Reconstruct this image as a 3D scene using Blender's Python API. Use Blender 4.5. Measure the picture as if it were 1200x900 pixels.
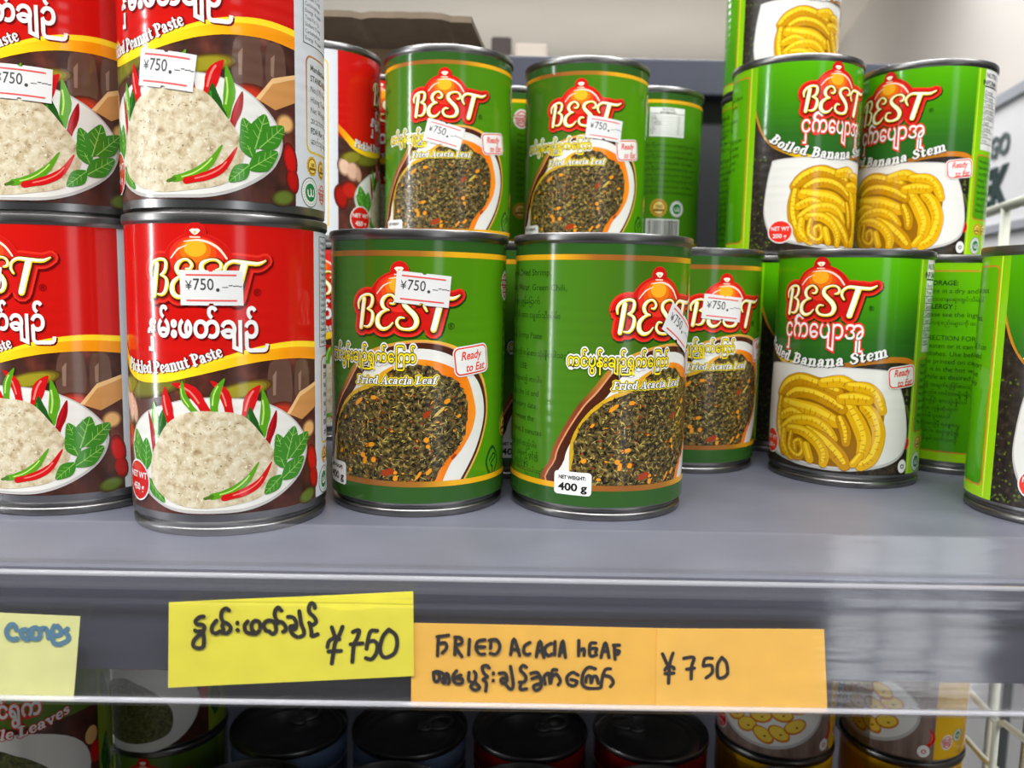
import bpy, bmesh, math, random
from mathutils import Vector, Matrix
from mathutils.geometry import tessellate_polygon

for _o in list(bpy.data.objects):
    bpy.data.objects.remove(_o)
SC = bpy.context.scene
COL = SC.collection
MM = 0.001
R_ = math.radians


def lin(c):
    out = []
    for x in c[:3]:
        x = x / 255.0
        out.append(x / 12.92 if x <= 0.04045 else ((x + 0.055) / 1.055) ** 2.4)
    return (out[0], out[1], out[2], 1.0)


# ------------------------------------------------------------------ camera, world, lights, exposure
EXPOSURE = -0.1
CAM_H, CAM_PITCH, CAM_YAW, CAM_ROLL, CAM_F = 89.64 * MM, 0.115278, 0.0086095, 0.0201665, 959.514
cam_data = bpy.data.cameras.new('camera')
cam = bpy.data.objects.new('camera', cam_data)
COL.objects.link(cam)
cam_data.sensor_fit = 'HORIZONTAL'
cam_data.sensor_width = 36.0
cam_data.lens = CAM_F / 1200.0 * 36.0
cam_data.clip_start = 0.01
cam_data.clip_end = 60.0
cam_data.dof.use_dof = True
cam_data.dof.focus_distance = 0.315
cam_data.dof.aperture_fstop = 14.5
_F = Vector((math.sin(CAM_YAW) * math.cos(CAM_PITCH), math.cos(CAM_YAW) * math.cos(CAM_PITCH), -math.sin(CAM_PITCH)))
_R = Vector((math.cos(CAM_YAW), -math.sin(CAM_YAW), 0))
_U = _R.cross(_F)
_c, _s = math.cos(CAM_ROLL), math.sin(CAM_ROLL)
_R2, _U2 = _R * _c + _U * _s, _U * _c - _R * _s
_m = Matrix((_R2, _U2, -_F)).transposed().to_4x4()
_m.translation = Vector((0, 0, CAM_H))
cam.matrix_world = _m
SC.camera = cam

world = bpy.data.worlds.new('store_air')
SC.world = world
world.use_nodes = True
_nt = world.node_tree
_nt.nodes.clear()
_wo = _nt.nodes.new('ShaderNodeOutputWorld')
_bg = _nt.nodes.new('ShaderNodeBackground')
_geo = _nt.nodes.new('ShaderNodeTexCoord')
_sep = _nt.nodes.new('ShaderNodeSeparateXYZ')
_rmp = _nt.nodes.new('ShaderNodeValToRGB')
_mr = _nt.nodes.new('ShaderNodeMapRange')
_mr.inputs[1].default_value = -1.0
_mr.inputs[2].default_value = 1.0
_nt.links.new(_geo.outputs['Generated'], _sep.inputs[0])
_nt.links.new(_sep.outputs['Z'], _mr.inputs[0])
_nt.links.new(_mr.outputs[0], _rmp.inputs[0])
_rmp.color_ramp.elements[0].position = 0.60
_rmp.color_ramp.elements[0].color = (0.05, 0.05, 0.055, 1)
_rmp.color_ramp.elements[1].position = 0.86
_rmp.color_ramp.elements[1].color = (0.90, 0.90, 0.92, 1)
_nt.links.new(_rmp.outputs[0], _bg.inputs[0])
_bg.inputs[1].default_value = 1.0
_nt.links.new(_bg.outputs[0], _wo.inputs[0])


def area_light(name, loc, target, sx, sy, watts, col=(1, 1, 1)):
    d = bpy.data.lights.new(name, 'AREA')
    d.shape = 'RECTANGLE'
    d.size, d.size_y = sx, sy
    d.energy = watts
    d.color = col
    o = bpy.data.objects.new(name, d)
    COL.objects.link(o)
    o.location = loc
    v = Vector(target) - Vector(loc)
    o.rotation_euler = v.to_track_quat('-Z', 'Y').to_euler()
    return o


# ceiling tubes over the aisle, added fills for the partition and the far ceiling, daylight through the two windows behind the camera
for _x in (-1.6, -0.1, 1.4):
    area_light('ceiling_tube_light', (_x, -0.62, 1.46), (_x, -0.10, 0), 1.3, 0.18, 38)
area_light('ceiling_tube_light', (0.9, 2.4, 1.40), (0.9, 2.4, 0), 1.2, 0.16, 12)
area_light('ceiling_tube_light', (-1.0, 3.6, 1.40), (-1.0, 3.6, 0), 1.2, 0.16, 12)
area_light('ceiling_tube_light', (0.0, 1.9, 1.40), (0.0, 1.9, 0), 1.2, 0.16, 26)  # extra lamp, added to brighten the white partition and the back panel
area_light('ceiling_fill_light', (0.3, 4.6, 0.75), (0.3, 4.6, 3), 3.4, 1.2, 15, (1.0, 0.99, 0.95))  # added fill aimed upward to brighten the far ceiling
area_light('side_window_light', (-2.45, -0.42, 0.15), (0, 0.35, 0.1), 0.10, 1.5, 34, (0.95, 0.98, 1.0))
area_light('rear_window_light', (1.15, -1.75, -0.10), (0.1, 0.35, -0.10), 0.42, 1.9, 8, (0.95, 0.98, 1.0))

SC.view_settings.view_transform = 'Standard'
SC.view_settings.look = 'None'
SC.view_settings.exposure = EXPOSURE
SC.view_settings.gamma = 1.0
SC.view_settings.use_curve_mapping = False

# ------------------------------------------------------------------ materials
MATS = {}


def _new(name):
    m = bpy.data.materials.new(name)
    m.use_nodes = True
    nt = m.node_tree
    return m, nt, nt.nodes['Principled BSDF']


def _bead_bump(nt, bs):
    """rolled beads round the middle of the can under the printed sleeve (label v in mm)"""
    uv = nt.nodes.new('ShaderNodeUVMap')
    sep = nt.nodes.new('ShaderNodeSeparateXYZ')
    nt.links.new(uv.outputs[0], sep.inputs[0])
    m1 = nt.nodes.new('ShaderNodeMath'); m1.operation = 'MULTIPLY'; m1.inputs[1].default_value = 2 * math.pi / 4.6
    nt.links.new(sep.outputs[1], m1.inputs[0])
    sn = nt.nodes.new('ShaderNodeMath'); sn.operation = 'SINE'
    nt.links.new(m1.outputs[0], sn.inputs[0])
    mk = nt.nodes.new('ShaderNodeMapRange'); mk.interpolation_type = 'SMOOTHSTEP'
    mk.inputs[1].default_value = 26; mk.inputs[2].default_value = 36
    nt.links.new(sep.outputs[1], mk.inputs[0])
    mk2 = nt.nodes.new('ShaderNodeMapRange'); mk2.interpolation_type = 'SMOOTHSTEP'
    mk2.inputs[1].default_value = 92; mk2.inputs[2].default_value = 80
    nt.links.new(sep.outputs[1], mk2.inputs[0])
    a = nt.nodes.new('ShaderNodeMath'); a.operation = 'MULTIPLY'
    b = nt.nodes.new('ShaderNodeMath'); b.operation = 'MULTIPLY'
    nt.links.new(sn.outputs[0], a.inputs[0]); nt.links.new(mk.outputs[0], a.inputs[1])
    nt.links.new(a.outputs[0], b.inputs[0]); nt.links.new(mk2.outputs[0], b.inputs[1])
    ns = nt.nodes.new('ShaderNodeTexNoise'); ns.inputs['Scale'].default_value = 0.09
    ns.inputs['Detail'].default_value = 1.5
    nt.links.new(uv.outputs[0], ns.inputs['Vector'])
    c = nt.nodes.new('ShaderNodeMath'); c.operation = 'MULTIPLY_ADD'; c.inputs[1].default_value = 1.6
    nt.links.new(ns.outputs[0], c.inputs[0]); nt.links.new(b.outputs[0], c.inputs[2])
    bp = nt.nodes.new('ShaderNodeBump'); bp.inputs['Strength'].default_value = 1.0
    bp.inputs['Distance'].default_value = 0.000022
    nt.links.new(c.outputs[0], bp.inputs['Height'])
    nt.links.new(bp.outputs[0], bs.inputs['Normal'])
    return uv, sep


def ink(name, rgb, rough=0.15):
    """one printed colour of a glossy paper can sleeve"""
    if name in MATS:
        return MATS[name]
    m, nt, bs = _new('print_' + name)
    bs.inputs['Base Color'].default_value = lin(rgb)
    bs.inputs['Roughness'].default_value = rough
    bs.inputs['Specular IOR Level'].default_value = 0.42
    _bead_bump(nt, bs)
    MATS[name] = m
    return m


def ink_ramp(name, axis, stops, rough=0.15, noise=0.0):
    """a printed colour that blends along the sleeve (axis 0 = round it, 1 = up it), in mm"""
    if name in MATS:
        return MATS[name]
    m, nt, bs = _new('print_' + name)
    uv, sep = _bead_bump(nt, bs)
    lo, hi = stops[0][0], stops[-1][0]
    mr = nt.nodes.new('ShaderNodeMapRange')
    mr.inputs[1].default_value, mr.inputs[2].default_value = lo, hi
    nt.links.new(sep.outputs[axis], mr.inputs[0])
    rp = nt.nodes.new('ShaderNodeValToRGB')
    el = rp.color_ramp.elements
    while len(el) < len(stops):
        el.new(0.5)
    for e, (p, c) in zip(el, stops):
        e.position = (p - lo) / (hi - lo)
        e.color = lin(c)
    nt.links.new(mr.outputs[0], rp.inputs[0])
    nt.links.new(rp.outputs[0], bs.inputs['Base Color'])
    bs.inputs['Roughness'].default_value = rough
    bs.inputs['Specular IOR Level'].default_value = 0.42
    MATS[name] = m
    return m


def ink_noise(name, stops=(), scale=1.0, detail=4, rough=0.3, stretch=(1, 1, 1), distortion=0.0):
    """a printed photograph texture: colours picked by noise over the sleeve coordinates"""
    if name in MATS:
        return MATS[name]
    m, nt, bs = _new('print_' + name)
    uv, sep = _bead_bump(nt, bs)
    mp = nt.nodes.new('ShaderNodeMapping')
    mp.inputs['Scale'].default_value = stretch
    nt.links.new(uv.outputs[0], mp.inputs[0])
    ns = nt.nodes.new('ShaderNodeTexNoise')
    ns.inputs['Scale'].default_value = scale
    ns.inputs['Detail'].default_value = detail
    ns.inputs['Roughness'].default_value = 0.62
    ns.inputs['Distortion'].default_value = distortion
    nt.links.new(mp.outputs[0], ns.inputs['Vector'])
    rp = nt.nodes.new('ShaderNodeValToRGB')
    el = rp.color_ramp.elements
    while len(el) < len(stops):
        el.new(0.5)
    for e, (p, c) in zip(el, stops):
        e.position = p
        e.color = lin(c)
    nt.links.new(ns.outputs[0], rp.inputs[0])
    nt.links.new(rp.outputs[0], bs.inputs['Base Color'])
    bs.inputs['Roughness'].default_value = rough
    bs.inputs['Specular IOR Level'].default_value = 0.42
    MATS[name] = m
    return m


def solid(name, rgb, rough=0.5, metal=0.0, noise=0.0, nscale=40.0, spec=0.5, bump=0.0):
    if name in MATS:
        return MATS[name]
    m, nt, bs = _new(name)
    bs.inputs['Base Color'].default_value = lin(rgb)
    bs.inputs['Roughness'].default_value = rough
    bs.inputs['Metallic'].default_value = metal
    bs.inputs['Specular IOR Level'].default_value = spec
    if noise or bump:
        tc = nt.nodes.new('ShaderNodeTexCoord')
        ns = nt.nodes.new('ShaderNodeTexNoise')
        ns.inputs['Scale'].default_value = nscale
        ns.inputs['Detail'].default_value = 5
        nt.links.new(tc.outputs['Object'], ns.inputs['Vector'])
        if noise:
            rp = nt.nodes.new('ShaderNodeValToRGB')
            rp.color_ramp.elements[0].position = 0.3
            rp.color_ramp.elements[1].position = 0.7
            rp.color_ramp.elements[0].color = lin([max(0, x * (1 - noise)) for x in rgb])
            rp.color_ramp.elements[1].color = lin([min(255, x * (1 + noise)) for x in rgb])
            nt.links.new(ns.outputs[0], rp.inputs[0])
            nt.links.new(rp.outputs[0], bs.inputs['Base Color'])
        if bump:
            bp = nt.nodes.new('ShaderNodeBump')
            bp.inputs['Strength'].default_value = 0.6
            bp.inputs['Distance'].default_value = bump
            nt.links.new(ns.outputs[0], bp.inputs['Height'])
            nt.links.new(bp.outputs[0], bs.inputs['Normal'])
    MATS[name] = m
    return m


def clear_plastic(name, tint=(0.985, 0.985, 0.99), haze=0.012):
    m = bpy.data.materials.new(name)
    m.use_nodes = True
    nt = m.node_tree
    nt.nodes.clear()
    out = nt.nodes.new('ShaderNodeOutputMaterial')
    tr = nt.nodes.new('ShaderNodeBsdfTransparent'); tr.inputs[0].default_value = (*tint, 1)
    gl = nt.nodes.new('ShaderNodeBsdfGlossy'); gl.inputs['Roughness'].default_value = 0.07
    df = nt.nodes.new('ShaderNodeBsdfDiffuse'); df.inputs[0].default_value = (0.75, 0.75, 0.8, 1)
    fr = nt.nodes.new('ShaderNodeFresnel')
    gm = nt.nodes.new('ShaderNodeNewGeometry')                 # thin sheet: same reflection from either side
    ir = nt.nodes.new('ShaderNodeMapRange')
    ir.inputs[3].default_value, ir.inputs[4].default_value = 1.45, 1 / 1.45
    nt.links.new(gm.outputs['Backfacing'], ir.inputs[0]); nt.links.new(ir.outputs[0], fr.inputs[0])
    mx = nt.nodes.new('ShaderNodeMixShader')
    mh = nt.nodes.new('ShaderNodeMixShader'); mh.inputs[0].default_value = haze
    tc = nt.nodes.new('ShaderNodeTexCoord')
    mp = nt.nodes.new('ShaderNodeMapping'); mp.inputs['Scale'].default_value = (4, 60, 60)
    ns = nt.nodes.new('ShaderNodeTexNoise'); ns.inputs['Scale'].default_value = 3.0
    bp = nt.nodes.new('ShaderNodeBump'); bp.inputs['Strength'].default_value = 0.35; bp.inputs['Distance'].default_value = 0.0006
    nt.links.new(tc.outputs['Object'], mp.inputs[0]); nt.links.new(mp.outputs[0], ns.inputs['Vector'])
    nt.links.new(ns.outputs[0], bp.inputs['Height']); nt.links.new(bp.outputs[0], gl.inputs['Normal'])
    nt.links.new(tr.outputs[0], mh.inputs[1]); nt.links.new(df.outputs[0], mh.inputs[2])
    nt.links.new(fr.outputs[0], mx.inputs[0])
    nt.links.new(mh.outputs[0], mx.inputs[1]); nt.links.new(gl.outputs[0], mx.inputs[2])
    nt.links.new(mx.outputs[0], out.inputs[0])
    return m


# ------------------------------------------------------------------ object helpers
def link(o, parent=None):
    COL.objects.link(o)
    if parent is not None:
        o.parent = parent
    return o


def tag(o, label=None, cat=None, group=None, kind=None):
    if label: o['label'] = label
    if cat: o['category'] = cat
    if group: o['group'] = group
    if kind: o['kind'] = kind
    return o


def empty(name, loc, rz=0.0):
    o = bpy.data.objects.new(name, None)
    o.empty_display_size = 0.02
    o.location = loc
    o.rotation_euler = (0, 0, rz)
    return link(o)


def mesh_from(name, verts, faces, mats, midx=None, smooth=False):
    me = bpy.data.meshes.new(name)
    me.from_pydata(verts, [], faces)
    for m in mats:
        me.materials.append(m)
    if midx:
        me.polygons.foreach_set('material_index', midx)
    me.polygons.foreach_set('use_smooth', [smooth] * len(me.polygons))
    me.update()
    return me


def obj(name, me, parent=None, loc=None):
    o = bpy.data.objects.new(name, me)
    if loc: o.location = loc
    return link(o, parent)


def box_bm(bm, x0, x1, y0, y1, z0, z1, bev=0.0):
    r = bmesh.ops.create_cube(bm, size=1.0)
    vs = r['verts']
    for v in vs:
        v.co = Vector(((x0 + x1) / 2 + v.co.x * (x1 - x0), (y0 + y1) / 2 + v.co.y * (y1 - y0), (z0 + z1) / 2 + v.co.z * (z1 - z0)))
    if bev > 0:
        es = list({e for v in vs for e in v.link_edges})
        bmesh.ops.bevel(bm, geom=es, offset=bev, segments=2, profile=0.5, affect='EDGES')


def bm_mesh(name, bm, mat, smooth=False):
    me = bpy.data.meshes.new(name)
    bmesh.ops.recalc_face_normals(bm, faces=bm.faces)
    bm.to_mesh(me)
    bm.free()
    for m in (mat if isinstance(mat, (list, tuple)) else [mat]):
        me.materials.append(m)
    me.polygons.foreach_set('use_smooth', [smooth] * len(me.polygons))
    return me


def box(name, x0, x1, y0, y1, z0, z1, mat, parent=None, bev=0.0):
    bm = bmesh.new()
    box_bm(bm, x0, x1, y0, y1, z0, z1, bev)
    return obj(name, bm_mesh(name, bm, mat), parent)


def extrude_profile(name, prof, x0, x1, mat, parent=None, closed=True, smooth=False):
    """profile of (y, z) points pushed along x"""
    n = len(prof)
    verts = [(x0, y, z) for y, z in prof] + [(x1, y, z) for y, z in prof]
    rng = n if closed else n - 1
    faces = [(i, (i + 1) % n, n + (i + 1) % n, n + i) for i in range(rng)]
    if closed:
        faces.append(tuple(range(n - 1, -1, -1)))
        faces.append(tuple(range(n, 2 * n)))
    bm = bmesh.new()
    bv = [bm.verts.new(v) for v in verts]
    for f in faces:
        bm.faces.new([bv[i] for i in f])
    return obj(name, bm_mesh(name, bm, mat, smooth), parent)


def lathe(name, prof, mats, seg=96, midx=None, smooth=True):
    """profile of (r, z) in mm, material index per profile segment"""
    verts, faces, mi = [], [], []
    rings = []
    for r, z in prof:
        if r < 1e-6:
            rings.append([len(verts)])
            verts.append((0, 0, z * MM))
        else:
            ring = []
            for k in range(seg):
                a = 2 * math.pi * k / seg
                ring.append(len(verts))
                verts.append((r * math.cos(a) * MM, r * math.sin(a) * MM, z * MM))
            rings.append(ring)
    for i in range(len(prof) - 1):
        A, B = rings[i], rings[i + 1]
        for k in range(seg):
            k2 = (k + 1) % seg
            if len(A) == 1 and len(B) == 1:
                continue
            if len(A) == 1:
                faces.append((A[0], B[k2], B[k]))
            elif len(B) == 1:
                faces.append((A[k], A[k2], B[0]))
            else:
                faces.append((A[k], A[k2], B[k2], B[k]))
            mi.append(midx[i] if midx else 0)
    me = mesh_from(name, verts, faces, mats, mi, smooth)
    if smooth:
        me.set_sharp_from_angle(angle=R_(40))
    return me


def tube_bm(bm, pts, r, seg=10):
    """round bar through points"""
    pts = [Vector(p) for p in pts]
    prev = None
    for i, p in enumerate(pts):
        d = (pts[min(i + 1, len(pts) - 1)] - pts[max(i - 1, 0)]).normalized()
        up = Vector((0, 0, 1)) if abs(d.z) < 0.9 else Vector((1, 0, 0))
        a = d.cross(up).normalized()
        b = a.cross(d).normalized()
        ring = [bm.verts.new(p + (a * math.cos(2 * math.pi * k / seg) + b * math.sin(2 * math.pi * k / seg)) * r) for k in range(seg)]
        if prev:
            for k in range(seg):
                bm.faces.new((prev[k], prev[(k + 1) % seg], ring[(k + 1) % seg], ring[k]))
        else:
            bm.faces.new(ring[::-1])
        prev = ring
    bm.faces.new(prev)


# ------------------------------------------------------------------ flat art: shapes, strokes, lettering
_GL, _ADV = {}, {}
_fc = bpy.data.curves.new('lettering', 'FONT')
_fc.resolution_u = 3
_fo = bpy.data.objects.new('lettering', _fc)
COL.objects.link(_fo)


def _eval(body, bold):
    _fc.body = body
    _fc.offset = bold
    dg = bpy.context.evaluated_depsgraph_get()
    dg.update()
    me = bpy.data.meshes.new_from_object(_fo.evaluated_get(dg))
    vs = [(v.co.x, v.co.y) for v in me.vertices]
    fs = [tuple(p.vertices) for p in me.polygons]
    bpy.data.meshes.remove(me)
    return vs, fs


def glyph(c, bold):
    k = (c, bold)
    if k not in _GL:
        vs, fs = _eval(c, bold)
        _GL[k] = [[vs[i] for i in f] for f in fs]
    return _GL[k]


def advance(c):
    if c not in _ADV:
        if 'base' not in _ADV:
            _ADV['base'] = max(x for x, y in _eval(' ' * 8 + 'l', 0)[0])
        _ADV[c] = max(x for x, y in _eval(c + ' ' * 8 + 'l', 0)[0]) - _ADV['base']
    return _ADV[c]


def crom(pts, sub=6, closed=False):
    n = len(pts)
    if n < 3 and not closed:
        return [tuple(p) for p in pts]
    out = []
    dim = len(pts[0])
    for i in range(n if closed else n - 1):
        if closed:
            p = [pts[(i + k) % n] for k in (-1, 0, 1, 2)]
        else:
            p = [pts[max(i - 1, 0)], pts[i], pts[i + 1], pts[min(i + 2, n - 1)]]
        for s in range(sub):
            t = s / sub
            out.append(tuple(0.5 * (2 * p[1][d] + (p[2][d] - p[0][d]) * t + (2 * p[0][d] - 5 * p[1][d] + 4 * p[2][d] - p[3][d]) * t * t
                                    + (3 * p[1][d] - p[0][d] - 3 * p[2][d] + p[3][d]) * t ** 3) for d in range(dim)))
    if not closed:
        out.append(tuple(pts[-1]))
    return out


def circle_pts(u, v, ru, rv=None, n=24, rot=0.0):
    rv = ru if rv is None else rv
    c, s = math.cos(rot), math.sin(rot)
    o = []
    for k in range(n):
        a = 2 * math.pi * k / n
        x, y = ru * math.cos(a), rv * math.sin(a)
        o.append((u + x * c - y * s, v + x * s + y * c))
    return o


def rrect(u0, v0, u1, v1, r, n=4):
    o = []
    for cx, cy, a0 in ((u1 - r, v1 - r, 0), (u0 + r, v1 - r, 90), (u0 + r, v0 + r, 180), (u1 - r, v0 + r, 270)):
        for k in range(n + 1):
            a = R_(a0 + 90 * k / n)
            o.append((cx + r * math.cos(a), cy + r * math.sin(a)))
    return o


def rot_pts(pts, cu, cv, deg):
    c, s = math.cos(R_(deg)), math.sin(R_(deg))
    return [(cu + (x - cu) * c - (y - cv) * s, cv + (x - cu) * s + (y - cv) * c) for x, y in pts]


# serif alphabet drawn with a broad pen: strokes (points, widths) and slab serifs (x, y, half width)
_T, _t = 0.17, 0.06
SERIF = {
    'P': (0.62, [([(.17, 0), (.17, .70)], [_T, _T]), ([(.17, .68), (.38, .69), (.52, .53), (.38, .36), (.17, .36)], [.06, .08, .16, .08, .06])], [(.17, .02, .17), (.15, .69, .15)]),
    'B': (0.66, [([(.17, 0), (.17, .70)], [_T, _T]), ([(.17, .68), (.38, .69), (.49, .54), (.38, .38), (.17, .38)], [.06, .08, .15, .08, .06]), ([(.17, .38), (.42, .37), (.54, .19), (.42, .02), (.17, .02)], [.06, .08, .17, .08, .06])], [(.14, .02, .14), (.14, .69, .14)]),
    'S': (0.56, [([(.46, .52), (.40, .67), (.24, .69), (.12, .55), (.22, .41), (.40, .31), (.46, .16), (.32, .02), (.16, .03), (.08, .18)], [.06, .07, .08, .14, .17, .17, .14, .08, .07, .06])], [(.46, .56, .03), (.08, .14, .03)]),
    'F': (0.58, [([(.17, 0), (.17, .70)], [_T, _T]), ([(.17, .68), (.50, .68)], [.07, .07]), ([(.17, .36), (.43, .36)], [.09, .09]), ([(.50, .69), (.53, .52)], [.06, .05])], [(.17, .02, .17), (.12, .69, .10)]),
    'A': (0.70, [([(.08, 0), (.33, .70)], [.06, .06]), ([(.33, .70), (.58, 0)], [.10, .17]), ([(.17, .24), (.48, .24)], [.06, .06])], [(.08, .02, .11), (.58, .02, .13)]),
    'L': (0.58, [([(.17, 0), (.17, .70)], [_T, _T]), ([(.17, .03), (.50, .03)], [.07, .07]), ([(.50, .02), (.53, .20)], [.06, .05])], [(.17, .69, .17), (.14, .02, .12)]),
    'R': (0.68, [([(.17, 0), (.17, .70)], [_T, _T]), ([(.17, .68), (.38, .69), (.50, .53), (.38, .37), (.17, .37)], [.06, .08, .16, .08, .06]), ([(.34, .37), (.58, .02)], [.14, .16])], [(.17, .02, .16), (.14, .69, .14), (.60, .02, .08)]),
    'a': (0.52, [([(.10, .37), (.18, .48), (.31, .46), (.35, .34), (.35, .08), (.46, .02)], [.12, .08, .10, .15, .15, .05]), ([(.34, .28), (.16, .24), (.09, .13), (.17, .02), (.33, .09)], [.06, .08, .14, .08, .05])], []),
    'c': (0.46, [([(.38, .38), (.30, .48), (.18, .44), (.11, .25), (.19, .05), (.32, .02), (.41, .12)], [.12, .09, .10, .16, .11, .07, .05])], []),
    'd': (0.58, [([(.40, .72), (.40, .02)], [.15, .15]), ([(.38, .44), (.26, .48), (.12, .38), (.11, .14), (.22, .02), (.38, .08)], [.05, .08, .15, .15, .08, .05])], [(.33, .70, .09), (.48, .02, .07)]),
    'e': (0.48, [([(.11, .26), (.40, .28), (.38, .42), (.27, .49), (.15, .42), (.11, .22), (.20, .04), (.33, .02), (.42, .12)], [.05, .06, .11, .08, .12, .16, .11, .07, .05])], []),
    'f': (0.38, [([(.17, 0), (.17, .55), (.25, .70), (.38, .66)], [.15, .15, .09, .12])], [(.17, .02, .14), (.18, .46, .16)]),
    'i': (0.33, [([(.17, 0), (.17, .47)], [.15, .15]), ([(.17, .66), (.17, .665)], [.17, .17])], [(.17, .02, .14), (.11, .46, .09)]),
    'k': (0.60, [([(.15, 0), (.15, .72)], [.15, .15]), ([(.18, .20), (.44, .46)], [.06, .07]), ([(.26, .28), (.50, .02)], [.13, .16])], [(.15, .02, .13), (.09, .70, .09), (.45, .46, .09), (.51, .02, .09)]),
    'l': (0.33, [([(.17, 0), (.17, .72)], [.15, .15])], [(.17, .02, .14), (.11, .70, .09)]),
    'm': (0.90, [([(.15, 0), (.15, .46)], [.15, .15]), ([(.16, .36), (.30, .48), (.43, .42), (.44, .02)], [.05, .08, .14, .15]), ([(.45, .36), (.60, .48), (.72, .42), (.73, .02)], [.05, .08, .14, .15])], [(.15, .02, .13), (.09, .46, .09), (.44, .02, .11), (.74, .02, .13)]),
    'n': (0.62, [([(.15, 0), (.15, .46)], [.15, .15]), ([(.16, .36), (.31, .48), (.44, .42), (.45, .02)], [.05, .08, .14, .15])], [(.15, .02, .13), (.09, .46, .09), (.46, .02, .13)]),
    'o': (0.52, [([(.26, .48), (.12, .38), (.12, .12), (.26, .02), (.40, .12), (.40, .38), (.26, .48)], [.07, .14, .14, .07, .14, .14, .07])], []),
    'r': (0.45, [([(.15, 0), (.15, .46)], [.15, .15]), ([(.16, .34), (.28, .47), (.40, .42)], [.05, .08, .14])], [(.15, .02, .14), (.09, .46, .09)]),
    's': (0.42, [([(.34, .38), (.27, .48), (.14, .45), (.12, .34), (.30, .22), (.33, .12), (.22, .02), (.08, .08)], [.07, .07, .10, .14, .15, .12, .07, .08])], []),
    't': (0.38, [([(.17, .62), (.17, .12), (.26, .03), (.37, .10)], [.10, .15, .10, .05])], [(.18, .46, .15)]),
    'u': (0.62, [([(.13, .46), (.14, .12), (.27, .02), (.44, .14)], [.15, .14, .08, .05]), ([(.45, .46), (.45, .02)], [.15, .15])], [(.09, .46, .09), (.40, .46, .08), (.50, .02, .09)]),
    'v': (0.54, [([(.10, .46), (.28, .02)], [.16, .12]), ([(.28, .02), (.44, .46)], [.06, .07])], [(.10, .46, .11), (.44, .46, .09)]),
    ' ': (0.26, [], []),
}


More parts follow.
